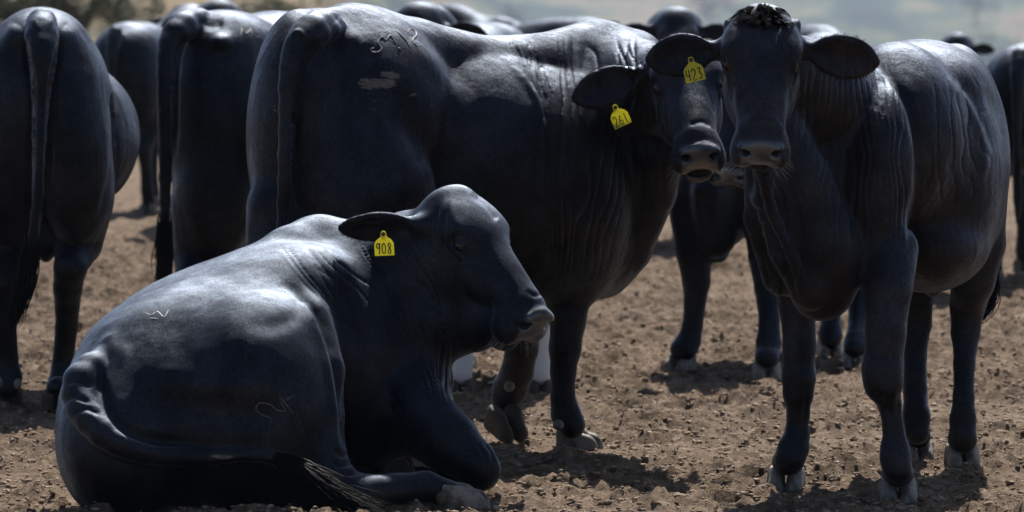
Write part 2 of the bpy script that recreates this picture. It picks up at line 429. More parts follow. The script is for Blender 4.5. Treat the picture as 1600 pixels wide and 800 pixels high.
# ------------------------------------------------------------------ hooves, hair, tags, brands
def cuff(B, *hs):
    for (px, py, sc_, dx) in hs:
        l = P(px, py, ground_d(py)); l[2] = .088*sc_; l[0] += dx; B.ell_w(l, np.eye(3), (.052*sc_, .058*sc_, .045*sc_), .035)
def make_hoof_mesh():
    B = Flesh(); I3 = np.eye(3)
    for sx in (1, -1):
        Q = np.array(Matrix.Rotation(rad(sx*7), 3, 'Z'))
        B.ell_w((sx*.0315, -.012, .012), Q, (.0300, .052, .062), .002)
        B.ell_w((sx*.029, .040, .0), Q, (.0255, .040, .050), .022)
        B.ell_w((sx*.031, -.03, .05), Q, (.026, .035, .03), .015)
    B.ell_w((0, -.02, .085), I3, (.06, .06, .025), .01, True)
    v, f = B.mesh(.0045); v[:, 2] = np.maximum(v[:, 2], 0); return v, f
HV, HF = make_hoof_mesh()
_hm = {}
def hoof(root, px, py, heading, sc_=1., m=None, pitch=0, lift=None, name='hoof', world=None, roll=0):
    """heading: 0 = away from the camera, 90 = to the right, 180 = to the camera"""
    m = m or M_HOOF
    if world is not None: loc = world
    elif lift is not None: loc = lift
    else: loc = P(px, py, ground_d(py)); loc[2] = 0
    key = m.name
    if key not in _hm:
        o = link(name, HV, HF, m, None, origin=(0, 0, 0)); _hm[key] = o.data; o.parent = root
    else:
        o = bpy.data.objects.new(name, _hm[key]); COL.objects.link(o); o.parent = root
    o.location = Vector(loc)-parent_origin(root)
    o.rotation_euler = (Matrix.Rotation(rad(-heading), 3, 'Z') @ Matrix.Rotation(rad(pitch), 3, 'X') @ Matrix.Rotation(rad(roll), 3, 'Y')).to_euler()
    o.scale = (sc_,)*3
    return o
def hair(name, root, path, spread, n, m, seed=0, r=.0035, wave=.012, tipspread=None, stray=.15):
    """locks of long hair: path rows (x,y,z); locks start inside the path and fan out"""
    rs = np.random.RandomState(seed); parts = []; pth = spline(path, 14); N_ = len(pth)
    for i in range(n):
        st = rs.randint(0, 6); ln = rs.randint(8, 15); idx = np.clip(np.linspace(st, min(N_-1, st+ln), 9), 0, N_-1)
        base = np.stack([np.interp(idx, np.arange(N_), pth[:, k]) for k in range(3)], 1)
        off = rs.randn(3); off /= np.linalg.norm(off)+1e-9; off *= rs.rand()**.6
        t = np.linspace(0, 1, 9)[:, None]; fan = spread*(.35+.9*t) if tipspread is None else spread*(1-t)+tipspread*t
        ph = rs.rand(3)*6; wv = wave*np.sin(t*5+ph)*t
        sc_ = 1+(1.2 if rs.rand() < stray else 0)*t
        pts = base+off*fan*sc_+wv*rs.randn(3)*.8
        rr = r*(.6+.6*rs.rand()); parts.append(tube(pts, [rr*x for x in (.7, 1, 1, 1, .9, .75, .55, .35, .1)], 4))
    V, Fc = merge(parts); return link(name, V, Fc, m, root)
GL = {'0': [[(.5, 1), (.15, .75), (.12, .3), (.45, 0), (.8, .25), (.85, .7), (.5, 1)]],
 '1': [[(.5, 1), (.5, 0)]],
 '2': [[(.1, .75), (.3, 1), (.7, .95), (.8, .65), (.5, .35), (.1, .0), (.9, .03)]],
 '3': [[(.15, .95), (.75, .98), (.45, .58), (.8, .4), (.7, .05), (.1, .05)]],
 '4': [[(.15, 1), (.1, .5), (.85, .5)], [(.75, 1), (.7, 0)]],
 '6': [[(.75, .95), (.35, .7), (.12, .3), (.4, 0), (.8, .15), (.75, .45), (.2, .4)]],
 '8': [[(.75, .85), (.4, 1), (.2, .75), (.8, .3), (.5, 0), (.15, .22), (.75, .7), (.75, .85)]],
 '9': [[(.8, .8), (.45, 1), (.15, .75), (.4, .5), (.8, .75), (.85, 1), (.7, 0)]]}
def tag(root, cen, right, up, text, wid=.062, hgt=.078):
    cen = np.array(cen, float); right = np.array(right, float)/np.linalg.norm(right); up = np.array(up, float); up -= right*(up @ right); up /= np.linalg.norm(up)
    nrm = np.cross(right, up)
    out = [(-.5, -.5), (.5, -.5), (.5, -.02), (.40, .12), (.16, .26), (.13, .44), (.06, .5), (-.06, .5), (-.13, .44), (-.16, .26), (-.40, .12), (-.5, -.02)]
    V = []; n = len(out)
    for z in (-.0013, .0013):
        for a, b in out: V.append(cen+right*a*wid+up*b*hgt+nrm*(z+.006*(a*a*1.5)))
    Fc = [tuple(range(n))[::-1], tuple(range(n, 2*n))]+[(i, (i+1) % n, (i+1) % n+n, i+n) for i in range(n)]
    t = link('ear_tag', V, Fc, M_TAG, root, smooth=False)
    parts = []; k = len(text); cw = wid*.86/k; ch = hgt*.44
    for i, c in enumerate(text):
        x0 = -wid*.44+i*cw+cw*.08; y0 = -hgt*.43
        for st in GL[c]:
            q = spline([(a, b) for a, b in st], 14) if len(st) > 2 else np.array(st)
            pts = [cen+right*(x0+a*cw*.82)+up*(y0+b*ch)+nrm*(.0024+.006*((x0+a*cw*.82)/wid)**2*1.5) for a, b in q]
            parts.append(tube(pts, [.0019]*len(pts), 6))
    V, Fc = merge(parts); link('tag_number', V, Fc, M_INK, t)
    a = cen+up*hgt*.38; V, Fc = tube([a-nrm*.012, a+nrm*.006], [.0065, .0065], 12); link('tag_stud', V, Fc, M_STUD, t, smooth=False)
    return t
def skin_tree(body):
    from mathutils.bvhtree import BVHTree
    me = body.data; o = parent_origin(body.parent)
    return BVHTree.FromPolygons([v.co+o for v in me.vertices], [tuple(p.vertices) for p in me.polygons])
def brand(root, tree, strokes, r=.0035, m=None, name='brand_mark', sink=.35):
    """scarred strokes lying in the skin"""
    parts = []; cp = Vector((0, 0, CAMZ))
    for st in strokes:
        q = spline(st, max(8, 5*len(st))) if len(st) > 2 else spline([st[0], ((st[0][0]+st[1][0])/2, (st[0][1]+st[1][1])/2), st[1]], 8)
        pts = []
        for a, b in q:
            hit = tree.ray_cast(cp, (Vector(P(a, b, 16))-cp).normalized())
            if hit[0] is not None: pts.append(np.array(hit[0]-hit[1]*r*sink))
        if len(pts) > 1:
            n_ = len(pts); parts.append(tube(pts, [r*(.35+.65*math.sin(PI*(i+.5)/n_))*(.8+.4*((i*37) % 5)/5) for i in range(n_)], 6))
    V, Fc = merge(parts); return link(name, V, Fc, m or M_SCAR, root)

# ------------------------------------------------------------------ skin folds (real displacement)
def fan(v, n, px, py, A, Bc, count, amp, seed=0, edge=.12, sharp=1.6, face=True, jitter=.9):
    """folds running between two guide lines A and B; each guide is [(px, py)...] with py increasing"""
    A = np.array(A, float); Bc = np.array(Bc, float)
    y0, y1 = max(A[0, 1], Bc[0, 1]), min(A[-1, 1], Bc[-1, 1]); y0m, y1m = min(A[0, 1], Bc[0, 1]), max(A[-1, 1], Bc[-1, 1])
    xa = np.interp(py, A[:, 1], A[:, 0]); xb = np.interp(py, Bc[:, 1], Bc[:, 0]); u = (px-xa)/(xb-xa+1e-6)
    t = (py-y0m)/(y1m-y0m)
    z = np.zeros(len(v)); q = np.stack([u*3, t*2.2, z+seed*5.1], 1)
    ph = u*count+jitter*1.7*noise3(q)+.5*noise3(np.stack([u*9, t*6, z+seed], 1))
    lines = (1-np.abs(np.sin(ph*PI)))**sharp
    per = .12+.88*np.maximum(0, noise3(np.stack([np.floor(ph)*3.7+.5, t*2.5, z+seed*3], 1))*.5+.42)*1.6
    m = sstep(0, edge, u)*sstep(1, 1-edge, u)*sstep(0, .12, t)*sstep(1, .85, t)
    if face: m = m*(n[:, 1] < .15)
    return -amp*lines*per*m
def crease(px, py, n, line, wpx, amp, face=True):
    """one groove (amp<0) or ridge (amp>0) along a px polyline"""
    L = spline(line, 40) if len(line) > 2 else np.array(line, float); best = np.full(len(px), 1e9); tt = np.zeros(len(px))
    m = (px > L[:, 0].min()-4*wpx) & (px < L[:, 0].max()+4*wpx) & (py > L[:, 1].min()-4*wpx) & (py < L[:, 1].max()+4*wpx)
    X = px[m]; Y = py[m]; b = best[m]; t_ = tt[m]
    for i in range(len(L)-1):
        a = L[i]; d = L[i+1]-a; h = np.clip(((X-a[0])*d[0]+(Y-a[1])*d[1])/(d @ d+1e-9), 0, 1)
        dd = (X-a[0]-h*d[0])**2+(Y-a[1]-h*d[1])**2; k = dd < b; b[k] = dd[k]; t_[k] = (i+h[k])/(len(L)-1)
    out = np.zeros(len(px)); e = amp*np.exp(-b/(wpx*wpx))*np.clip(np.minimum(t_, 1-t_)*6, 0, 1); out[m] = e
    return out*(n[:, 1] < .15) if face else out

def finish(root, B, h, material, fans=(), creases=(), mud=(), white=(), hd=None, seed=0, lump=.004):
    t = time.time(); v, f = B.mesh(h); n = vnormals(v, f); px, py = proj(v)
    dsp = lump*fbm(v*3.5+seed*3.3, 3)+lump*.35*fbm(v*14+seed, 2)
    if hd is not None:                       # keep the head crisp
        l = np.linalg.norm(v-hd['T'](0, .25, -.08), axis=1); dsp *= sstep(.2, .4, l)*.9+.1
    for F_ in fans: dsp += fan(v, n, px, py, **F_)
    for c in creases: dsp += crease(px, py, n, *c)
    v = v+n*dsp[:, None]
    mk = np.zeros((len(v), 3))
    for (x, y, rx, ry, rot, s_) in mud:
        a = rad(rot); X = (px-x)*math.cos(a)+(py-y)*math.sin(a); Y = -(px-x)*math.sin(a)+(py-y)*math.cos(a)
        mk[:, 0] = np.maximum(mk[:, 0], s_*.60*np.clip(1.35-np.sqrt((X/rx)**2+(Y/ry)**2), 0, 1)**.8*(n[:, 1] < .2))
    for fn in white: mk[:, 2] = np.maximum(mk[:, 2], fn(v, px, py))
    if hd is not None: mk[:, 1] = nose_mask(hd, v)
    o = link('body', v, f, material, root, masks=mk)
    print('flesh %s verts=%d %.1fs' % (root.name, len(v), time.time()-t))
    return o

# ================================================================== GROUND
def terrain(x, y):
    p = np.stack([x*.05, y*.05, x*0], -1).reshape(-1, 3); sh = x.shape
    h = .05*noise3(p*2).reshape(sh)*sstep(25, 45, y)
    wv = sstep(-.055, .015, x/np.maximum(y, 1))           # a valley opens on the right, a dry slope rises on the left
    n1 = fbm(p*.06+5, 4).reshape(sh)
    return h+wv*(-75*sstep(75, 600, y)+sstep(900, 4800, y)*(170+60*n1))+(1-wv)*(sstep(70, 600, y)*(16+6*n1)+sstep(600, 4800, y)*80)
def line(a, b, step, grow, lim):
    out = list(np.arange(a, b, step)); s_ = step
    while out[-1] < lim: s_ *= grow; out.append(out[-1]+s_)
    return np.array(out)
gx = line(0, 4.2, .022, 1.10, 1600); gx = np.concatenate([-gx[:0:-1], gx])
gy = np.concatenate([-line(-13.6, -13.5, .1, 1.25, 60)[::-1][:-1], line(13.6, 30, .024, 1.04, 5600)])
X, Y = np.meshgrid(gx, gy, indexing='ij'); Z = terrain(X, Y)
near = (sstep(11, 13.5, Y)*(1-sstep(38, 60, Y))*(1-sstep(4.5, 9, np.abs(X)))).ravel()
p3 = np.stack([X.ravel(), Y.ravel(), 0*X.ravel()], 1)
r1 = .6*fbm(p3*1.3, 3); r2 = fbm(p3*5+9, 3); r3 = noise3(p3*17+4); r4 = noise3(p3*29+1)
clod = np.maximum(0, r3+.25*r2)**1.3*.034+np.maximum(0, r4)**1.5*.026
dz = .030*r1+.020*r2+clod-.012
# hoof-trodden flat patches
flat = sstep(.15, .45, fbm(p3*np.array((.7, 1.1, 1))+31, 3)); dz = dz*(1-.75*flat)
Z = Z+(dz*near).reshape(X.shape)
rs = np.random.RandomState(77)
for i in range(900):
    yy = 13.8+16*rs.rand()**1.2; xx = (rs.rand()*2-1)*(yy*.1+1.2); rr_ = rs.uniform(.05, .085); dp = rs.uniform(.012, .032); an = rs.rand()*3.14
    i0, i1 = np.searchsorted(gx, (xx-.2, xx+.2)); j0, j1 = np.searchsorted(gy, (yy-.2, yy+.2))
    if i1 <= i0 or j1 <= j0: continue
    dx = X[i0:i1, j0:j1]-xx; dy = Y[i0:i1, j0:j1]-yy; u_ = dx*math.cos(an)+dy*math.sin(an); v_ = -dx*math.sin(an)+dy*math.cos(an)
    q_ = np.sqrt((u_/rr_)**2+(v_/(rr_*1.25))**2); Z[i0:i1, j0:j1] += -dp*np.clip(1-q_**3, 0, 1)+dp*.55*np.exp(-((q_-1.15)/.22)**2)+dp*.35*np.exp(-(u_/.008)**2)*(q_ < .9)
nx, ny = X.shape; V = np.stack([X.ravel(), Y.ravel(), Z.ravel()], 1); ii = np.arange(nx*ny).reshape(nx, ny)
FQ = np.stack([ii[:-1, :-1], ii[1:, :-1], ii[1:, 1:], ii[:-1, 1:]], -1).reshape(-1, 4)
def ground_mat():
    m, nt, b = mat('trodden_dirt'); tc = N(nt, 'ShaderNodeTexCoord'); ob = tc.outputs['Object']
    mp = N(nt, 'ShaderNodeMapping'); mp.inputs['Scale'].default_value = (1, .6, 1); nt.links.new(ob, mp.inputs[0]); ob2 = mp.outputs[0]
    a = noise(nt, ob2, 1.6, 6, .65); b1 = noise(nt, ob2, 14, 8, .72); c1 = noise(nt, ob2, 46, 6, .7)
    col = ramp(nt, b1, [(.34, (.050, .034, .023)), (.46, (.152, .104, .069)), (.55, (.240, .170, .116)), (.68, (.43, .33, .25))])
    col = mixc(nt, ramp(nt, a, [(.4, (0,)*3), (.62, (1,)*3)]), col, mixc(nt, .55, col, (.30, .215, .150)))
    col = mixc(nt, ramp(nt, c1, [(.55, (0,)*3), (.64, (.8,)*3)]), col, (.055, .036, .025))
    vo = N(nt, 'ShaderNodeTexVoronoi', feature='F1'); vo.inputs['Scale'].default_value = 34; nt.links.new(ob2, vo.inputs['Vector'])
    straw = mth(nt, 'MULTIPLY', mth(nt, 'GREATER_THAN', c1, .63), 1.)
    col = mixc(nt, mth(nt, 'MULTIPLY', mth(nt, 'LESS_THAN', c1, .35), .6), col, (.36, .285, .21))
    # farther off: dry grass, scrub and bare earth
    sx = N(nt, 'ShaderNodeSeparateXYZ'); nt.links.new(ob, sx.inputs[0])
    f1 = N(nt, 'ShaderNodeMapRange'); f1.inputs[1].default_value = 52; f1.inputs[2].default_value = 95; nt.links.new(sx.outputs[1], f1.inputs[0])
    mpf = N(nt, 'ShaderNodeMapping'); mpf.inputs['Scale'].default_value = (1, .22, 1); nt.links.new(ob, mpf.inputs[0]); g1 = noise(nt, mpf.outputs[0], .016, 4, .6); g2 = noise(nt, mpf.outputs[0], .12, 5, .7)
    g3 = noise(nt, mpf.outputs[0], .55, 5, .65)
    veg = ramp(nt, g3, [(.34, (.055, .065, .035)), (.43, (.12, .105, .06)), (.50, (.24, .175, .11)), (.60, (.30, .225, .15)), (.70, (.12, .11, .065))])
    veg = mixc(nt, ramp(nt, g2, [(.50, (0,)*3), (.60, (.75,)*3)]), veg, (.045, .055, .030))
    f2 = N(nt, 'ShaderNodeMapRange'); f2.inputs[1].default_value = 500; f2.inputs[2].default_value = 1400; nt.links.new(sx.outputs[1], f2.inputs[0])
    far = ramp(nt, g1, [(.38, (.012, .022, .022)), (.47, (.030, .050, .036)), (.53, (.095, .105, .06)), (.59, (.16, .125, .085)), (.68, (.018, .030, .032))])
    veg = mixc(nt, f2.outputs[0], veg, far)
    col = mixc(nt, f1.outputs[0], col, veg)
    nt.links.new(col, b.inputs['Base Color']); b.inputs['Roughness'].default_value = .92; b.inputs['Specular IOR Level'].default_value = .2
    n1 = bump(nt, b1, 1, .06); n2 = bump(nt, c1, 1, .025, n1); nt.links.new(n2, b.inputs['Normal'])
    return m
M_GND = ground_mat()
g = link('ground', V, FQ, M_GND, None, origin=(0, 0, 0)); g['kind'] = 'structure'
def gz(x, y):
    i = min(np.searchsorted(gx, x), nx-1); j = min(np.searchsorted(gy, y), ny-1); return Z[i, j]
# clods of earth and dung lying loose: nobody could count them
def clods(name, n, smin, smax, m, ylo, yhi, seed, flatz=.6):
    rs = np.random.RandomState(seed)
    ico = [(0, 0, 1), (.894, 0, .447), (.276, .851, .447), (-.724, .526, .447), (-.724, -.526, .447), (.276, -.851, .447), (.724, .526, -.447), (-.276, .851, -.447), (-.894, 0, -.447), (-.276, -.851, -.447), (.724, -.526, -.447), (0, 0, -1)]
    fi = [(0, 1, 2), (0, 2, 3), (0, 3, 4), (0, 4, 5), (0, 5, 1), (1, 6, 2), (2, 7, 3), (3, 8, 4), (4, 9, 5), (5, 10, 1), (6, 7, 2), (7, 8, 3), (8, 9, 4), (9, 10, 5), (10, 6, 1), (11, 7, 6), (11, 8, 7), (11, 9, 8), (11, 10, 9), (11, 6, 10)]
    ico = np.array(ico); fi = np.array(fi); y = ylo+(yhi-ylo)*rs.rand(n)**1.3; x = (rs.rand(n)*2-1)*(y*.1+1.6)
    s_ = smin+(smax-smin)*rs.rand(n)**3.6
    ang = rs.rand(n)*6.28; asp = .6+.7*rs.rand(n)
    jit = 1+.5*rs.randn(n, 12, 1).clip(-1.3, 1.5); L = ico[None]*jit*s_[:, None, None]; L[:, :, 0] *= asp[:, None]; L[:, :, 2] *= flatz
    ca, sa = np.cos(ang)[:, None], np.sin(ang)[:, None]; W_ = L.copy(); W_[:, :, 0] = L[:, :, 0]*ca-L[:, :, 1]*sa; W_[:, :, 1] = L[:, :, 0]*sa+L[:, :, 1]*ca
    i = np.clip(np.searchsorted(gx, x), 0, nx-1); j = np.clip(np.searchsorted(gy, y), 0, ny-1); z = Z[i, j]
    W_ += np.stack([x, y, z+s_*.15], 1)[:, None, :]
    F_ = (fi[None]+(np.arange(n)*12)[:, None, None]).reshape(-1, 3)
    o = link(name, W_.reshape(-1, 3), F_, m, None, smooth=False, origin=(0, 0, 0)); o['kind'] = 'stuff'; o['label'] = {'dirt_clods': 'loose brown clods of earth scattered over the trodden ground', 'straw_bits': 'pale bits of straw and chaff scattered over the trodden ground', 'dung_crumbs': 'dark crumbs of dry dung scattered over the trodden ground'}[name]; o['category'] = 'dirt'
M_CLOD = simple('dry_clod', (.19, .136, .096), .95, .15, 160, .8, .003, (.30, .23, .17), 7)
M_DUNG = simple('dark_dung', (.08, .055, .038), .95, .15, 160, .8, .003, (.085, .058, .04), 9)
clods('dirt_clods', 140000, .0024, .0125, M_CLOD, 13.8, 32, 3, .55)
clods('straw_bits', 9000, .002, .010, M_STRAW, 13.8, 30, 6, .3)
clods('dung_crumbs', 6000, .003, .015, M_DUNG, 13.8, 30, 4, .5)

# ================================================================== THE HERD
def root_at(name, px, py, d, label, cat, group=None):
    loc = P(px, py, d); loc[2] = 0; return empty(name, loc, label, cat, group)
HERD = 'black cattle standing in the herd'
UP = np.array((0, 0, 1.))

# ---------- F: the animal standing at the right, facing us, tag 423
R_ = root_at('cow', 1330, 760, 16.4, 'black cow standing at the right, staring at the camera, yellow tag 423 in its ear', 'cow', HERD)
B = Flesh()
B.ell(1440, 262, 16.75, 128, 192, .40, roll=-4, k=.08)        # barrel
B.ell(1400, 215, 16.5, 110, 150, .34, k=.08)
B.ell(1500, 240, 17.1, 76, 172, .34, roll=-3, k=.08)          # rump
B.ell(1455, 125, 16.9, 95, 62, .42, roll=14, k=.06)
B.ell(1450, 380, 16.7, 95, 72, .36, k=.06)
B.ell(1290, 300, 16.25, 108, 175, .22, roll=4, k=.10)         # chest
B.ell(1362, 290, 16.22, 66, 160, .24, roll=3, k=.07)          # near shoulder
B.ell(1232, 330, 16.35, 52, 130, .22, roll=-3, k=.07)         # other shoulder
B.limb([(1215, 110, 15.98, 66), (1265, 150, 16.15, 88), (1320, 200, 16.35, 108)], .08)
B.limb([(1210, 200, 15.95, 42), (1240, 280, 16.0, 55), (1275, 370, 16.05, 62), (1288, 440, 16.1, 52)], .07)
B.limb([(1290, 400, 16.1, 66), (1283, 455, 16.12, 46)], .06)  # brisket
B.limb([(1190, 250, 15.80, 16), (1200, 310, 15.92, 22), (1232, 390, 15.98, 32), (1268, 450, 16.03, 34)], .09)
B.limb([(1178, 262, 15.95, 14), (1190, 340, 16.05, 28), (1222, 430, 16.15, 34)], .08)
B.limb([(1455, 430, 16.8, 30), (1458, 452, 16.8, 12)], .04)
# forelegs
B.limb([(1390, 390, 16.10, 46), (1387, 450, 16.02, 38), (1384, 520, 15.98, 31), (1380, 575, 15.96, 30)], .06)
B.limb([(1380, 575, 15.96, 30), (1382, 603, 15.94, 27), (1391, 632, 15.96, 18), (1396, 672, 15.96, 16.5), (1398, 700, 15.96, 22), (1399, 716, 15.95, 24), (1402, 733, 15.94, 23)], .02)
B.ell(1376, 585, 15.93, 24, 32, .045, k=.06)
B.limb([(1238, 410, 16.42, 40), (1246, 480, 16.38, 29), (1249, 540, 16.36, 26), (1248, 590, 16.34, 26)], .06)
B.limb([(1248, 590, 16.34, 26), (1247, 615, 16.34, 23), (1248, 645, 16.36, 17), (1245, 680, 16.36, 19), (1240, 698, 16.35, 24), (1234, 717, 16.33, 23)], .02)
# hind legs
B.limb([(1520, 300, 17.2, 52), (1528, 380, 17.2, 42), (1520, 440, 17.22, 34), (1512, 478, 17.3, 27), (1509, 520, 17.3, 22), (1507, 570, 17.25, 16.5), (1506, 620, 17.2, 17), (1505, 655, 17.17, 21), (1504, 682, 17.14, 20)], .06)
B.limb([(1440, 390, 17.3, 45), (1432, 450, 17.35, 27), (1433, 505, 17.4, 22), (1430, 555, 17.35, 17), (1430, 610, 17.3, 18), (1432, 650, 17.25, 21), (1433, 676, 17.22, 19)], .06)
hd = head(B, P(1192, 14, 15.82), P(1190, 225, 15.50), (0, -1, .55),
     ears=[dict(s=1, d=(-1, -.12, -.13), n=(0, -1, -.12), L=.195, W=.135, b=-.05), dict(s=-1, d=(1, -.10, -.17), n=(0, -1, -.2), L=.20, W=.135, b=-.04)])
for x_, s_ in ((1139, 1), (1243, -1)): B.ell(x_+s_*2, 46, 15.86, 9, 17, .035, roll=-s_*22, k=.03)   # horn buds
cuff(B, (1228, 766, .98, .005), (1403, 785, .98, 0), (1504, 728, .95, 0), (1433, 720, .9, 0))
FANS = [dict(A=[(1235, 105), (1225, 200), (1215, 300), (1230, 400)], Bc=[(1400, 95), (1425, 200), (1432, 300), (1420, 400)], count=20, amp=.006, seed=1, sharp=2.0),
        dict(A=[(1425, 120), (1440, 220), (1440, 330)], Bc=[(1530, 110), (1560, 220), (1555, 330)], count=6, amp=.0045, seed=2, sharp=1.6),
        dict(A=[(1165, 260), (1175, 350), (1200, 480)], Bc=[(1260, 260), (1270, 350), (1290, 480)], count=5, amp=.010, seed=3, sharp=1.6)]
CR = [([(1378, 610), (1392, 650), (1394, 700)], 5, -.008), ([(1410, 600), (1402, 660), (1404, 700)], 5, -.006), ([(1262, 600), (1258, 650), (1252, 690)], 5, -.008), ([(1232, 620), (1236, 650), (1232, 690)], 5, .006), ([(1365, 560), (1385, 552), (1402, 562)], 5, -.007), ([(1358, 612), (1380, 622), (1398, 616)], 5, -.008), ([(1230, 565), (1250, 558), (1266, 566)], 5, -.006), ([(1176, 262), (1190, 330), (1222, 400), (1240, 450)], 6, -.014), ([(1190, 262), (1206, 330), (1238, 400), (1256, 470)], 7, .014), ([(1208, 280), (1230, 350), (1262, 420), (1275, 480)], 7, -.012), ([(1385, 110), (1420, 170), (1432, 240), (1428, 330), (1418, 400)], 7, -.012), ([(1374, 115), (1408, 175), (1420, 250), (1417, 330)], 8, .012),
      ([(1478, 120), (1515, 170), (1538, 230), (1535, 290)], 9, .009), ([(1495, 118), (1532, 175), (1552, 240)], 8, -.008),
      ([(1120+35, 130), (1150, 180), (1162, 215)], 5, .004), ([(1222, 150), (1226, 185), (1218, 215)], 5, .004),
      
      ([(1168, 194), (1190, 186), (1212, 194)], 4, -.004)]
body = finish(R_, B, .0065, M_BULL, FANS, CR, hd=hd, seed=1)
head_parts(R_, hd, 46, 1)
hoof(R_, 1228, 766, 186, 1.03); hoof(R_, 1403, 785, 180, 1.03); hoof(R_, 1504, 728, 178, .98); hoof(R_, 1433, 720, 172, .95)
tag(R_, P(1083, 108, 15.80), (1, 0, .25), (-.25, -.1, 1), '423')
hair('tail_switch', R_, [P(1535, 385, 17.5), P(1548, 430, 17.52), P(1545, 470, 17.5), P(1520, 495, 17.42), P(1488, 500, 17.3)], .035, 300, M_HAIR, 5, .0018, .02, .02, .22)
V_, F_ = tube([P(*q[:3]) for q in ((1550, 200, 17.42), (1556, 300, 17.48), (1550, 370, 17.5), (1545, 410, 17.5))], [.03, .022, .016, .012], 10); link('tail', V_, F_, M_HAIR, R_)
# curly forelock
tf = []; rs = np.random.RandomState(3); tree = skin_tree(body); dn_ = Vector(-hd['R'][:, 2])
for i in range(44):
    a0, b0 = rs.randn()*.032, rs.uniform(-.03, .06); ang = a0*14+rs.randn()*.35; cu = rs.uniform(-9, 9); L = rs.uniform(.035, .06)
    for j in range(10):
        a, b = a0+rs.randn()*.004, b0+rs.randn()*.004; pts = []
        for t in np.linspace(0, 1, 6):
            x_ = a+L*t*math.sin(ang+cu*t*.12); y_ = b+L*t*math.cos(ang+cu*t*.12)
            hit = tree.ray_cast(Vector(hd['T'](x_, y_, .25)), dn_)[0]
            if hit is None: break
            pts.append(np.array(hit)-np.array(dn_)*(.0005+.0075*math.sin(PI*min(t*.9, 1))))
        if len(pts) == 6: tf.append(tube(pts, [.0010, .0012, .0011, .0009, .0006, .0002], 3))
V_, F_ = merge(tf); link('forelock', V_, F_, simple('forelock_hair', (.003, .003, .004), .8, .03), R_)

# ---------- D: the big bull seen from behind, head turned, tag 261
R_ = root_at('bull', 700, 740, 17.4, 'huge black bull in the middle, head turned back, yellow tag 261 and M 12 brand', 'bull', HERD)
B = Flesh()
B.ell(468, 215, 17.2, 84, 200, .28, k=.09)
B.ell(560, 175, 17.35, 140, 165, .36, k=.09)
B.ell(555, 320, 17.12, 128, 160, .24, k=.08)
B.ell(722, 262, 17.65, 215, 198, .42, roll=2, k=.10)
B.ell(840, 290, 17.7, 130, 190, .38, k=.10)
B.limb([(540, 78, 17.35, 66), (640, 98, 17.5, 70), (750, 127, 17.62, 70), (850, 122, 17.75, 70), (930, 98, 17.9, 68), (985, 103, 17.95, 58)], .08)
B.limb([(500, 45, 17.22, 32), (560, 60, 17.3, 46)], .05)
B.ell(895, 290, 17.70, 95, 190, .28, roll=-2, k=.08)
B.ell(960, 240, 17.85, 98, 170, .26, roll=5, k=.08)
B.ell(935, 370, 17.85, 80, 100, .22, roll=14, k=.07)
B.limb([(1028, 235, 17.6, 44), (1015, 300, 17.7, 42), (975, 385, 17.8, 44), (945, 425, 17.85, 40)], .06)
B.limb([(960, 150, 17.85, 100), (1015, 150, 17.65, 84), (1050, 140, 17.45, 66)], .08)
B.ell(690, 205, 17.35, 60, 70, .10, k=.06)   # flank over the stifle
B.ell(700, 400, 17.75, 120, 75, .3, k=.08)
# forelegs
B.limb([(893, 400, 17.68, 55), (890, 450, 17.66, 37), (888, 500, 17.65, 28), (883, 545, 17.65, 25), (880, 580, 17.66, 20), (879, 620, 17.67, 18.5), (884, 648, 17.67, 23), (893, 664, 17.66, 22)], .06)
B.limb([(815, 430, 18.0, 50), (817, 500, 17.98, 31), (815, 545, 17.96, 25), (808, 580, 18.0, 25), (797, 605, 18.05, 27), (790, 622, 18.05, 24)], .06)
# hind legs (mostly behind the lying cow)
B.limb([(445, 330, 17.05, 62), (432, 420, 17.0, 50), (418, 500, 16.95, 34), (405, 560, 16.98, 25), (405, 650, 17.0, 20), (405, 690, 17.0, 26), (408, 722, 16.98, 26)], .07)
B.limb([(560, 340, 17.35, 75), (575, 430, 17.4, 50), (560, 500, 17.5, 34), (550, 600, 17.5, 20), (552, 670, 17.48, 26), (554, 700, 17.46, 26)], .07)
# tail
TL = [(508, 40, 17.12, 27), (485, 52, 17.0, 27), (466, 80, 16.96, 24), (456, 120, 16.93, 20), (449, 190, 16.90, 14), (445, 270, 16.86, 11), (441, 350, 16.85, 9), (438, 420, 16.83, 8)]
TLs = spline(TL, 16); B.limb([tuple(t) for t in TLs], .025)
hd = head(B, P(1066, 62, 17.30), P(1094, 228, 16.92), (.02, -1, .42),
     ears=[dict(s=1, d=(-1, .03, -.36), n=(-.1, -1, .15), L=.225, W=.135), dict(s=-1, d=(1, .1, -.2), n=(0, -1, -.1), L=.22, W=.13)], open_=1)
cuff(B, (903, 702, 1, -.03))
FANS = [dict(A=[(850, 40), (858, 150), (845, 300), (850, 440)], Bc=[(1015, 55), (1010, 150), (985, 300), (950, 440)], count=10, amp=.010, seed=4, sharp=1.7),
        dict(A=[(790, 60), (830, 160), (838, 300)], Bc=[(850, 45), (868, 150), (860, 300)], count=3, amp=.008, seed=8, sharp=2),
        dict(A=[(950, 60), (990, 160), (1000, 330)], Bc=[(1030, 90), (1040, 180), (1045, 330)], count=4, amp=.014, seed=6, sharp=1.5)]
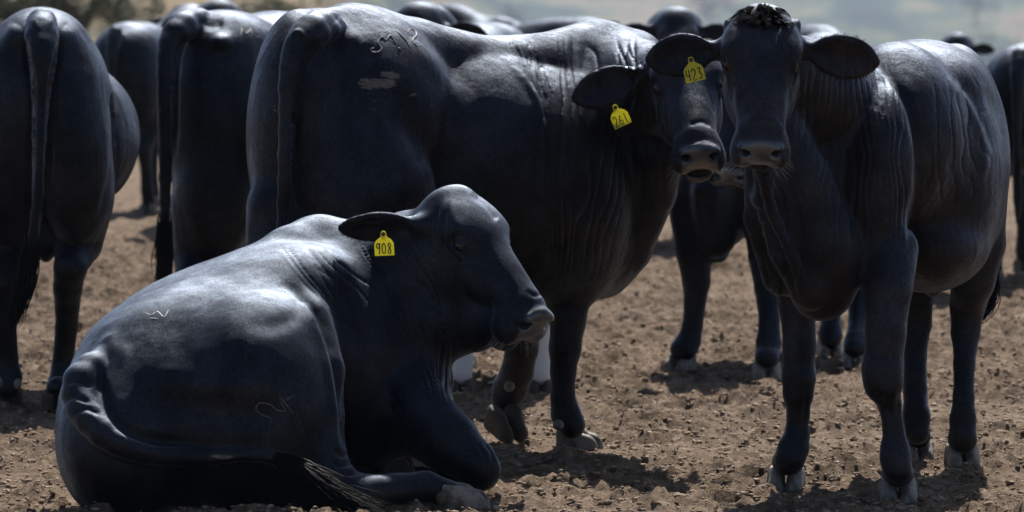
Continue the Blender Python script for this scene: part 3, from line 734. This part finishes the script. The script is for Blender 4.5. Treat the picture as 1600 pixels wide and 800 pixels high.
CR = [([(497, 60), (476, 100), (466, 160), (462, 240), (470, 310), (500, 345)], 6, -.022), ([(520, 35), (545, 60), (570, 85)], 16, .015),
      ([(545, 70), (590, 95)], 12, -.01), ([(640, 60), (700, 130), (715, 200), (705, 260)], 14, .012), ([(620, 120), (640, 200), (680, 270)], 20, -.014),
      ([(790, 90), (840, 160), (850, 250), (848, 330)], 6, .009), ([(560, 330), (650, 330), (760, 345)], 14, -.010),
      ([(1075, 196), (1095, 190), (1112, 197)], 4, -.004), ([(1035, 170), (1045, 200), (1055, 225)], 5, .004), ([(455, 60), (466, 50), (480, 62)], 4, .01)]
MUD = [(592, 130, 50, 15, 0, 1.0), (610, 118, 26, 9, 8, 1.0), (568, 128, 20, 12, 0, .9), (586, 165, 40, 24, -10, .72), (596, 190, 26, 10, -6, .7), (565, 92, 60, 12, -8, .62), (535, 75, 14, 12, 0, .7), (646, 148, 12, 8, 0, .8), (520, 150, 50, 44, 0, .6), (425, 165, 18, 30, 0, .7), (432, 110, 16, 70, 5, .6), (408, 130, 16, 60, 5, .6)]
body = finish(R_, B, .0068, M_BULL, FANS, CR, MUD, hd=hd, seed=2)
head_parts(R_, hd, 40, 2)
hoof(R_, 903, 702, 112, 1.05); hoof(R_, 410, 742, 160, 1.05, M_DHOOF); hoof(R_, 556, 722, 150, 1.05, M_DHOOF)
hoof(R_, 0, 0, 150, 1.12, M_DHOOF, pitch=-24, lift=P(790, 674, 17.96))
V_, F_ = tube([hd['T'](*q) for q in spline([(-.044, .455, -.146), (-.032, .498, -.146), (0, .512, -.147), (.032, .498, -.146), (.044, .455, -.146)], 14)], [.004]+[.0085]*12+[.004], 8); link('lower_lip', V_, F_, M_LIP, R_)
tag(R_, P(967, 180, 17.20), (1, 0, .45), (-.42, -.1, 1), '261')
tree = skin_tree(body)
brand(R_, tree, [[(585, 75), (580, 76), (581, 81), (590, 82), (596, 76), (590, 66), (593, 62)], [(593, 62), (597, 58), (603, 64)], [(603, 64), (610, 56), (620, 70)], [(622, 76), (626, 76)], [(620, 49), (633, 62), (641, 75)], [(637, 51), (641, 46), (648, 48), (651, 55), (645, 62), (650, 71), (661, 70)]], .0048, sink=.15)
for (x_, y_, d_) in ((872, 664, 17.50), (796, 604, 17.84)):
    bb = Flesh(); bb.ell_w(P(x_, y_, d_), np.eye(3), (.020, .018, .019), .01); v_, f_ = bb.mesh(.005); link('dewclaw', v_, f_, M_HOOF, R_)

# ---------- N: the one lying in front, tag 908
R_ = root_at('lying_cow', 420, 790, 16.0, 'black cow lying on the dirt, head up facing right, yellow tag 908 in its ear', 'cow', HERD)
B = Flesh()
B.ell(270, 640, 15.95, 178, 150, .34, k=.13)
B.ell(200, 690, 15.85, 112, 130, .30, k=.09)
B.ell(390, 640, 15.85, 140, 165, .30, roll=0, k=.13)
B.ell(285, 540, 16.05, 160, 92, .28, roll=-14, k=.10); B.ell(320, 520, 16.1, 185, 58, .32, roll=-19, k=.16, pitch=32)
B.ell(400, 545, 16.0, 120, 100, .34, roll=0, k=.10)
B.ell(410, 470, 16.25, 150, 78, .30, roll=-20, k=.12)
B.ell(540, 560, 16.4, 112, 180, .34, roll=-14, k=.08)       # barrel
B.ell(470, 560, 16.3, 120, 160, .34, k=.08)
B.limb([(400, 450, 16.3, 60), (460, 415, 16.42, 64), (500, 402, 16.5, 66), (560, 415, 16.5, 62)], .07)    # withers
B.ell(590, 520, 16.45, 105, 165, .28, roll=-12, k=.08)
B.ell(640, 610, 16.4, 70, 100, .24, k=.07)
B.limb([(575, 450, 16.48, 100), (645, 420, 16.42, 92), (708, 385, 16.36, 72)], .08)   # neck
B.limb([(650, 480, 16.38, 80), (690, 500, 16.33, 62), (735, 500, 16.28, 44)], .07)
B.limb([(650, 560, 16.38, 60), (668, 590, 16.35, 34)], .06)
B.limb([(700, 515, 16.34, 44), (745, 520, 16.26, 28), (785, 512, 16.18, 22)], .05)
# thigh ridge and hind foot
B.limb([(470, 510, 15.95, 48), (495, 580, 15.85, 42), (497, 650, 15.78, 40), (500, 700, 15.75, 38), (520, 745, 15.72, 32)], .06)
B.limb([(505, 755, 15.72, 36), (560, 772, 15.70, 30), (620, 765, 15.72, 24), (665, 760, 15.74, 23), (700, 772, 15.75, 21), (718, 782, 15.75, 17)], .04)
# foreleg: knee forward, cannon folded back under
B.limb([(640, 640, 16.2, 62), (700, 690, 16.05, 48), (740, 722, 16.0, 36), (752, 735, 16.0, 31)], .06)
B.limb([(752, 740, 16.02, 29), (700, 757, 16.15, 22), (660, 748, 16.2, 18), (625, 745, 16.25, 19), (600, 748, 16.28, 18)], .02)
B.limb([(560, 745, 16.25, 16), (600, 738, 16.35, 14)], .02)
# tail
base_tail = [(215, 590, 24), (160, 573, 28), (126, 600, 28), (132, 643, 25), (170, 682, 22), (215, 703, 19), (270, 712, 16), (325, 714, 13), (375, 711, 10), (415, 712, 9), (450, 724, 9)]
tl = []
for q in spline(base_tail, 22):
    d = B.surf(q[0], q[1]) or 15.7; tl.append([q[0], q[1], d-q[2]*.35/S(15.7), q[2]])
for _ in range(2):
    for i in range(1, len(tl)-1): tl[i][2] = (tl[i-1][2]+tl[i][2]*2+tl[i+1][2])/4
tl[0][2] += .34; tl[1][2] += .22; tl[2][2] += .11; tl[3][2] += .04
B.limb([tuple(t) for t in tl], .02)
hd = head(B, P(722, 294, 16.32), P(862, 486, 16.08), (.60, -.50, .62), wx=1.12, wz=1.34,
     ears=[dict(s=1, d=(-1, -.26, -.01), n=(.12, -.74, -.68), L=.225, W=.12, b=-.015), dict(s=-1, d=(-.15, 1, -.25), n=(.6, -.1, -.2), L=.19, W=.12, b=-.03)])
print('eyes N', [proj(np.array([e])) for e in hd['eyes']])
FANS = [dict(A=[(545, 375), (600, 450), (640, 540), (660, 640)], Bc=[(660, 380), (690, 450), (712, 540), (720, 640)], count=6, amp=.012, seed=11, sharp=1.7),
        dict(A=[(420, 380), (470, 450), (560, 560), (600, 700)], Bc=[(545, 370), (610, 450), (650, 560), (655, 700)], count=6, amp=.007, seed=12, sharp=2.2)]
CR = [([(440, 440), (490, 480), (520, 560), (533, 640), (540, 710)], 7, -.020), ([(470, 470), (505, 530), (520, 600), (526, 680)], 10, .010),
      ([(545, 480), (590, 560), (608, 620), (607, 690)], 12, -.014), ([(150, 560), (172, 640), (215, 680), (300, 695)], 7, -.014),
      ([(205, 620), (300, 640), (400, 650), (450, 640)], 22, -.016), ([(240, 580), (340, 600), (440, 598)], 20, .010), ([(165, 520), (180, 545), (205, 560)], 16, .007),
      ([(380, 505), (430, 508), (470, 490)], 14, -.006), ([(520, 700), (535, 712), (548, 708)], 4, -.012), ([(515, 715), (530, 728), (555, 722)], 4, -.012), ([(522, 735), (545, 742), (562, 736)], 4, -.008),
      ([(668, 765-8), (672, 750), (664, 742)], 3, -.004), ([(755, 690), (768, 705), (772, 725)], 3, -.006), ([(743, 690), (757, 710), (758, 735)], 3, -.006),
      ([(845-23, 452), (835, 462), (850, 458)], 3, -.004), ([(700, 315), (692, 360), (698, 400)], 4, -.006), ([(686, 322), (680, 352), (685, 385)], 3, -.005),
      ([(738, 300), (765, 325), (778, 345)], 5, -.006), ([(722, 372), (738, 366), (752, 378)], 3, .004), ([(735, 400), (765, 415), (770, 440)], 6, -.004)]
for (x_, y_) in ((120, 596), (118, 622), (135, 640)): CR.append(([(x_-20, y_+4), (x_, y_-2), (x_+26, y_+8)], 5, -.008))
MUD = [(350, 714, 34, 7, 3, .95), (285, 712, 14, 5, 0, .6), (655, 765, 60, 12, 0, .3), (775, 725, 18, 36, 0, .42), (845, 508, 16, 8, 0, .5)]
body = finish(R_, B, .0065, M_LIE, FANS, CR, MUD, hd=hd, seed=3, lump=.006)
head_parts(R_, hd, 60, 3)
hoof(R_, 0, 0, 100, 1.05, pitch=0, lift=P(722, 792, 15.75), roll=0)
hoof(R_, 0, 0, 285, .95, M_DHOOF, pitch=-20, lift=P(622, 752, 16.22))
V_, F_ = [], []
for (x_, y_, d_) in ((690, 779, 15.665), (640, 738, 16.12), (680, 735, 16.06)):
    bb = Flesh(); bb.ell_w(P(x_, y_, d_+.012), np.eye(3), (.018, .02, .022), .01); v_, f_ = bb.mesh(.005); link('dewclaw', v_, f_, M_HOOF if x_ == 690 and False else M_DHOOF, R_)
tag(R_, P(600, 380, 16.02), (1, -.1, .05), (.06, -.1, 1), '908')
sw = [tuple(P(*q)) for q in ((430, 716, 15.58), (470, 730, 15.54), (505, 755, 15.50), (545, 785, 15.48), (600, 812, 15.46))]
hair('tail_switch', R_, sw, .020, 420, M_HAIR, 9, .0020, .018, .050, .08)
hair('tail_switch', R_, [tuple(P(*q)) for q in ((440, 722, 15.60), (465, 745, 15.56), (480, 780, 15.54), (500, 830, 15.5))], .030, 300, M_HAIR, 10, .0021, .02, .06, .1)
tree = skin_tree(body)
brand(R_, tree, [[(226, 488), (236, 492), (246, 487), (256, 495), (264, 483)], [(232, 497), (248, 498)]], .003, simple('white_scar', (.5, .48, .46), .6))
brand(R_, tree, [[(418, 668), (424, 655), (410, 648), (400, 640), (405, 630), (422, 632), (432, 640), (446, 642), (440, 628), (452, 620)], [(436, 618), (458, 646)], [(446, 626), (458, 618)]], .0026)

# ---------- A: rear view at the left edge
R_ = root_at('cow', 60, 640, 19.5, 'black cow at the left edge seen square from behind, belly bulging, tail hanging straight', 'cow', HERD)
B = Flesh()
B.ell(62, 170, 19.5, 112, 155, .32, k=.09); B.ell(66, 62, 19.5, 62, 46, .30, k=.07)
B.ell(118, 230, 19.45, 64, 165, .28, roll=-3, k=.07); B.ell(8, 240, 19.5, 78, 160, .28, k=.07)
B.ell(85, 215, 20.2, 132, 128, .65, k=.09); B.ell(60, 110, 20.3, 90, 90, .7, k=.09)
B.limb([(120, 320, 19.5, 50), (122, 380, 19.48, 37), (110, 418, 19.32, 26), (106, 450, 19.36, 23), (104, 510, 19.45, 17.5), (98, 570, 19.5, 17), (95, 603, 19.45, 21), (93, 622, 19.43, 19)], .06)
B.limb([(5, 320, 19.5, 52), (4, 390, 19.45, 34), (6, 440, 19.35, 26), (8, 500, 19.4, 18), (10, 560, 19.45, 18), (12, 590, 19.45, 22), (12, 606, 19.43, 19)], .06)
B.ell(72, 365, 19.5, 20, 46, .08, k=.04)
B.limb([tuple(t) for t in spline([(65, 36, 19.22, 24), (65, 62, 19.13, 25), (66, 100, 19.08, 20), (63, 160, 19.08, 14), (60, 240, 19.05, 11), (57, 330, 19.05, 9), (50, 390, 19.06, 8)], 14)], .03)
cuff(B, (92, 641, .95, 0), (12, 632, .95, 0))
finish(R_, B, .0085, M_COW, creases=[([(38, 60), (42, 90), (50, 130), (50, 220), (46, 330)], 5, -.02), ([(95, 60), (90, 90), (82, 130), (78, 230), (72, 330)], 5, -.02),
   ([(66, 330), (70, 380)], 6, -.01), ([(100, 42), (130, 80), (150, 140)], 14, .010), ([(30, 40), (10, 70), (-5, 120)], 14, .010), ([(172, 130), (182, 200), (176, 280), (158, 340)], 7, -.02), ([(48, 40), (65, 30), (84, 40)], 6, .008)], mud=[(118, 470, 10, 60, 0, .5), (66, 40, 4, 20, 0, .3)], seed=4)
hoof(R_, 92, 641, 10, 1.0, M_DHOOF); hoof(R_, 12, 632, 0, 1.0, M_DHOOF)
for (x_, y_) in ((78, 612), (-2, 598), (28, 600)):
    bb = Flesh(); bb.ell_w(P(x_, y_, 19.32), np.eye(3), (.016, .018, .022), .01); v_, f_ = bb.mesh(.005); link('dewclaw', v_, f_, M_HOOF, R_)
hair('tail_switch', R_, [P(52, 375, 19.05), P(46, 410, 19.05), P(38, 450, 19.05), P(28, 480, 19.04), P(20, 505, 19.03)], .045, 330, M_HAIR, 12, .0022, .02, .02, .15)

# ---------- C: second from the left behind the bull
R_ = root_at('cow', 340, 560, 21.5, 'black cow behind the bull, tail hanging at its left edge, M 12 brand on rump', 'cow', HERD)
B = Flesh()
B.ell(345, 180, 21.3, 96, 160, .30, k=.09); B.ell(430, 175, 21.9, 150, 158, .55, k=.09); B.ell(350, 75, 21.5, 92, 60, .4, k=.08)
B.ell(335, 300, 21.2, 64, 120, .22, k=.07); B.ell(460, 250, 22.0, 130, 135, .6, k=.09)
B.limb([(312, 330, 21.2, 46), (305, 400, 21.2, 33), (305, 450, 21.1, 28), (308, 520, 21.15, 17), (308, 565, 21.15, 20), (308, 590, 21.1, 20)], .06)
B.limb([(400, 330, 21.6, 40), (400, 400, 21.6, 28), (402, 500, 21.65, 17), (402, 570, 21.6, 20)], .06)
B.ell(372, 355, 21.5, 20, 34, .09, k=.03)
B.limb([(480, 330, 22.5, 36), (485, 420, 22.5, 22), (485, 540, 22.5, 18)], .06)
B.ell(346, 66, 21.12, 20, 15, .09, k=.04)
B.limb([tuple(t) for t in spline([(310, 34, 21.25, 22), (282, 45, 21.08, 23), (264, 75, 21.0, 18), (259, 130, 20.97, 14), (259, 220, 20.95, 12), (258, 310, 20.95, 9), (257, 360, 20.95, 8)], 14)], .03)
body = finish(R_, B, .0095, M_COW, creases=[([(292, 52), (277, 90), (273, 160), (273, 250)], 5, -.02), ([(310, 30), (330, 38), (350, 34)], 8, -.012)], seed=5)
hoof(R_, 308, 606, 10, 1.0, M_DHOOF); hoof(R_, 402, 586, 10, 1.0, M_DHOOF)
hair('tail_switch', R_, [P(258, 335, 20.95), P(257, 370, 20.95), P(257, 410, 20.95), P(256, 450, 20.95)], .035, 300, M_HAIR, 13, .0022, .012, .035, .1)
brand(R_, skin_tree(body), [[(376, 60), (378, 44)], [(378, 44), (385, 52), (392, 44)], [(392, 44), (394, 58)], [(402, 57), (405, 57)], [(412, 42), (422, 58)], [(426, 42), (432, 34), (440, 38), (438, 46), (430, 54), (440, 56), (446, 54)]], .0045)

# ---------- E: facing us in the gap behind the bull's head
R_ = root_at('cow', 1180, 590, 21.4, 'black cow behind the two tagged heads, facing us, only chest and forelegs showing', 'cow', HERD)
B = Flesh()
B.ell(1118, 285, 21.35, 72, 108, .28, k=.08); B.ell(1180, 250, 21.6, 95, 125, .45, k=.09); B.ell(1285, 175, 22.1, 84, 125, .45, k=.09); B.ell(1220, 220, 21.8, 110, 135, .4, k=.09)
B.limb([(1140, 250, 21.2, 60), (1148, 160, 21.05, 50), (1155, 110, 21.0, 46)], .07)
B.limb([(1112, 300, 21.1, 30), (1118, 370, 21.15, 32), (1122, 392, 21.2, 18)], .05)
B.limb([(1082, 320, 21.25, 38), (1084, 390, 21.2, 29), (1088, 440, 21.2, 22), (1086, 470, 21.2, 17), (1082, 510, 21.2, 15.5), (1077, 532, 21.2, 18), (1070, 546, 21.17, 17)], .06)
B.limb([(1196, 330, 21.2, 38), (1196, 400, 21.0, 26), (1200, 450, 20.9, 21), (1202, 500, 20.82, 16.5), (1201, 536, 20.8, 20), (1200, 552, 20.78, 19)], .06)
B.limb([(1300, 270, 22.2, 45), (1300, 380, 22.2, 26), (1300, 440, 22.15, 20), (1298, 490, 22.05, 15), (1297, 520, 22.0, 17), (1297, 532, 21.97, 15)], .06)
B.limb([(1345, 270, 21.9, 45), (1346, 380, 21.7, 26), (1345, 440, 21.6, 21), (1342, 500, 21.5, 16), (1338, 533, 21.4, 18), (1337, 545, 21.37, 15)], .06)
hd = head(B, P(1166, 92, 20.9), P(1136, 268, 20.62), (-.15, -1, .5), ears=[dict(s=1, d=(-1, 0, -.1), n=(0, -1, -.1), L=.17, W=.11), dict(s=-1, d=(1, 0, -.1), n=(0, -1, -.1), L=.17, W=.11)])
cuff(B, (1062, 579, .98, .012), (1198, 593, .98, 0), (1297, 556, .95, 0), (1336, 574, .95, 0))
finish(R_, B, .0095, M_COW, creases=[([(1095, 300), (1104, 350), (1108, 385)], 5, -.014), ([(1120, 290), (1118, 340), (1122, 390)], 5, .012)], hd=hd, seed=6)
head_parts(R_, hd, 0)
hoof(R_, 1062, 579, 205, 1.02); hoof(R_, 1198, 593, 180, 1.02); hoof(R_, 1297, 556, 180, .98); hoof(R_, 1336, 574, 190, .98)

# ---------- more of the herd, built as whole animals and copied
def whole(name, headpose, ears, seed):
    B = Flesh(); I3 = np.eye(3)
    B.ell_w((0, 0, .92), I3, (.33, .64, .36), .1); B.ell_w((0, -.52, 1.04), I3, (.27, .32, .29), .1); B.ell_w((0, -.3, 1.16), I3, (.2, .5, .17), .08)
    for s_ in (1, -1):
        B.ell_w((s_*.14, .50, .95), I3, (.15, .24, .34), .08); B.ell_w((s_*.15, -.58, .86), I3, (.13, .24, .28), .06)
        B.limb_w([(s_*.17, .50, .72, .105), (s_*.17, .52, .52, .066), (s_*.17, .53, .42, .056), (s_*.17, .53, .30, .042), (s_*.17, .53, .18, .042), (s_*.17, .53, .12, .05), (s_*.17, .55, .07, .05)], .06)
        B.limb_w([(s_*.18, -.48, .72, .12), (s_*.17, -.66, .50, .062), (s_*.17, -.70, .45, .052), (s_*.17, -.66, .30, .040), (s_*.17, -.63, .16, .046), (s_*.17, -.60, .07, .05)], .06)
    B.ell_w((0, .42, 1.22), I3, (.12, .26, .12), .08); B.ell_w((0, .66, .74), I3, (.13, .2, .22), .08)
    poll, muz, zh = [np.array(q, float) for q in headpose]
    B.limb_w([(0, .55, 1.08, .24), (*((np.array((0, .7, 1.12))+poll)/2), .19), (*(poll-np.array((0, .06, .08))), .13)], .08)
    tl_ = spline([(0, -.80, 1.26, .055), (0, -.88, 1.15, .045), (0, -.90, .95, .03), (0, -.90, .65, .022), (0, -.88, .5, .03), (0, -.88, .34, .012)], 12); B.limb_w([tuple(t) for t in tl_], .03)
    hd = head(B, poll, muz, zh, ears)
    v, f = B.mesh(.015); n = vnormals(v, f); v = v+n*(.006*fbm(v*4+seed, 3))[:, None]; mk = np.zeros((len(v), 3)); mk[:, 1] = nose_mask(hd, v)
    return v, f, mk, hd
W1 = whole('a', ((0, 1.0, 1.40), (0, 1.34, 1.05), (0, 1, .8)), [dict(s=1, d=(1, -.05, -.12), n=(0, 1, -.2), L=.2, W=.12), dict(s=-1, d=(-1, -.05, -.12), n=(0, 1, -.2), L=.2, W=.12)], 1)
W2 = whole('b', ((.12, .92, 1.38), (.50, 1.05, 1.06), (.8, .5, .8)), [dict(s=1, d=(.4, -1, -.1), n=(.9, .4, -.2), L=.2, W=.12), dict(s=-1, d=(-.4, 1, -.1), n=(.9, .4, -.2), L=.2, W=.12)], 2)
_cache = {}
def herd(kind, px, d, yaw, s_, label, socks=False, tagged=False, hoofm=None, name='cow'):
    """yaw: 0 = facing away, 90 = facing left, 180 = facing the camera"""
    Wv = {1: W1, 2: W2}[kind]; loc = P(px, 400, d); loc[2] = 0
    r = empty(name, loc, label, 'cow', HERD); key = (kind, socks)
    if key not in _cache:
        mk = Wv[2].copy()
        if socks: mk[:, 2] = (1-sstep(.27, .30, Wv[0][:, 2]+.03*noise3(Wv[0]*12)))
        o = link('body', Wv[0], Wv[1], M_COW, None, masks=mk, origin=(0, 0, 0)); _cache[key] = o.data; o.parent = r
    else:
        o = bpy.data.objects.new('body', _cache[key]); COL.objects.link(o); o.parent = r
    for (x_, y_) in ((.17, .55), (-.17, .55), (.17, -.60), (-.17, -.60)):
        h = hoof(r, 0, 0, 0, 1.0, hoofm or M_HOOF, world=np.array(loc)+np.array((x_, y_, 0)))
    r.rotation_euler = (0, 0, rad(yaw)); r.scale = (s_,)*3
    return r
herd(1, 238, 35.2, -14, .97, 'blurred black cow seen from behind in the gap between the two nearest rumps at left')
herd(1, 783, 20.65, 180, .93, 'black cow with white socks standing behind the bull, only its lower legs showing', socks=True, hoofm=M_DHOOF)
herd(2, 1625, 27.6, -14, .95, 'black cow cut off by the right edge, standing behind the staring cow')
herd(1, 1487, 40, 178, .80, 'distant black calf whose poll shows just above the back of the right hand cow')
herd(1, 1036, 31.0, 183, .99, 'black cow facing us, head and ears showing above the bull shoulder hump')
herd(1, 728, 27.0, 166, 1.03, 'black cow facing us, head and ears showing large above the loin of the bull')
herd(1, 604, 29.0, 190, 1.0, 'black cow whose head shows just above the rump of the bull, left of another')
herd(1, 340, 33.0, 184, 1.01, 'black cow whose ears and poll show above the back of the branded cow')
herd(1, 1392, 26.5, 24, .94, 'grey lit back of a cow between the ear and back of the right hand cow')
herd(1, 838, 43, 60, .93, 'small distant cow back showing over the dip in the spine of the bull')

# ================================================================== SCRUB BEHIND
M_LEAF = simple('scrub_leaf', (.060, .072, .030), .6, .3, None, var=(.10, .10, .05), vs=1.5)
M_BARK = simple('scrub_bark', (.10, .08, .065), .9)
def bush(x, y, h, w_, label, seed, n=1500):
    rs = np.random.RandomState(seed); z0 = float(terrain(np.array([[x]]), np.array([[y]]))[0, 0])
    r = empty('thorn_tree', (x, y, z0), label, 'tree', 'thorn trees on the slope')
    V, Fc = merge([tube([(x, y, z0-.3), (x+.1, y, z0+h*.3), (x+rs.randn()*.3, y, z0+h*.7)], [.18*h/4, .13*h/4, .05], 8)]+
        [tube([(x, y, z0+h*.25), (x+math.cos(a)*w_*.25, y+math.sin(a)*w_*.25, z0+h*.5), (x+math.cos(a)*w_*.42, y+math.sin(a)*w_*.42, z0+h*.75)], [.09*h/4, .06, .02], 6) for a in rs.rand(5)*6.28])
    link('trunk', V, Fc, M_BARK, r)
    cl = rs.randn(16, 3)*np.array((w_*.30, w_*.30, h*.16))+np.array((0, 0, h*.66)); V = []; Fc = []
    for i in range(n):
        c = cl[rs.randint(16)]+rs.randn(3)*w_*.10+np.array((x, y, z0)); a = rs.randn(3); a /= np.linalg.norm(a); b = np.cross(a, rs.randn(3)); b /= np.linalg.norm(b); q = w_*.045
        o = len(V); V += [c-a*q, c+b*q*.5, c+a*q, c-b*q*.5]; Fc.append((o, o+1, o+2, o+3))
    link('crown', V, np.array(Fc), M_LEAF, r, smooth=False)
rs = np.random.RandomState(21)
for i, (px, d, h, w_, lb) in enumerate([(125, 92, 1.75, 1.5, 'olive green thorn tree blurred behind the leftmost cow, dark trunk showing'), (20, 104, 1.1, 2.0, 'blurred low thorn tree in the top left corner'), (185, 100, .9, .8, 'small blurred thorn tree right of the olive one at top left')]):
    c = P(px, 0, d); bush(c[0], d, h, w_, lb, 30+i)
for i in range(26):
    px = rs.uniform(760, 1660); d = rs.uniform(1500, 3600); c = P(px, 0, d); bush(c[0], d, rs.uniform(9, 16), rs.uniform(14, 26), 'dark blurred thorn tree dotted over the hazy blue slope', 50+i, 420)
for i in range(8):
    px = rs.uniform(-40, 640); d = rs.uniform(88, 125); c = P(px, 0, d); bush(c[0], d, rs.uniform(.4, .8), rs.uniform(.8, 1.6), 'low blurred scrub tree on the dry tan slope', 90+i, 420)

# ================================================================== AIR
HAZE = True
if HAZE:
    hm = bpy.data.materials.new('haze_air'); hm.use_nodes = True; nt = hm.node_tree; nt.nodes.remove(nt.nodes['Principled BSDF'])
    pv = nt.nodes.new('ShaderNodeVolumePrincipled'); pv.inputs['Density'].default_value = .00014; pv.inputs['Color'].default_value = (.60, .74, 1.0, 1); pv.inputs['Anisotropy'].default_value = 0
    nt.links.new(pv.outputs[0], nt.nodes['Material Output'].inputs['Volume'])
    x0, x1, y0, y1, z0, z1 = -2200, 2200, -80, 6200, -95, 190
    V = [(x, y, z) for x in (x0, x1) for y in (y0, y1) for z in (z0, z1)]
    Fc = [(0, 1, 3, 2), (4, 6, 7, 5), (0, 4, 5, 1), (2, 3, 7, 6), (0, 2, 6, 4), (1, 5, 7, 3)]
    hz = link('haze', V, Fc, hm, None, smooth=False, origin=(0, 0, 0)); hz['kind'] = 'stuff'; hz['label'] = 'pale dusty haze hanging in the air over the distant slope'; hz['category'] = 'haze'
print('script done %.1fs' % (time.time()-T0))
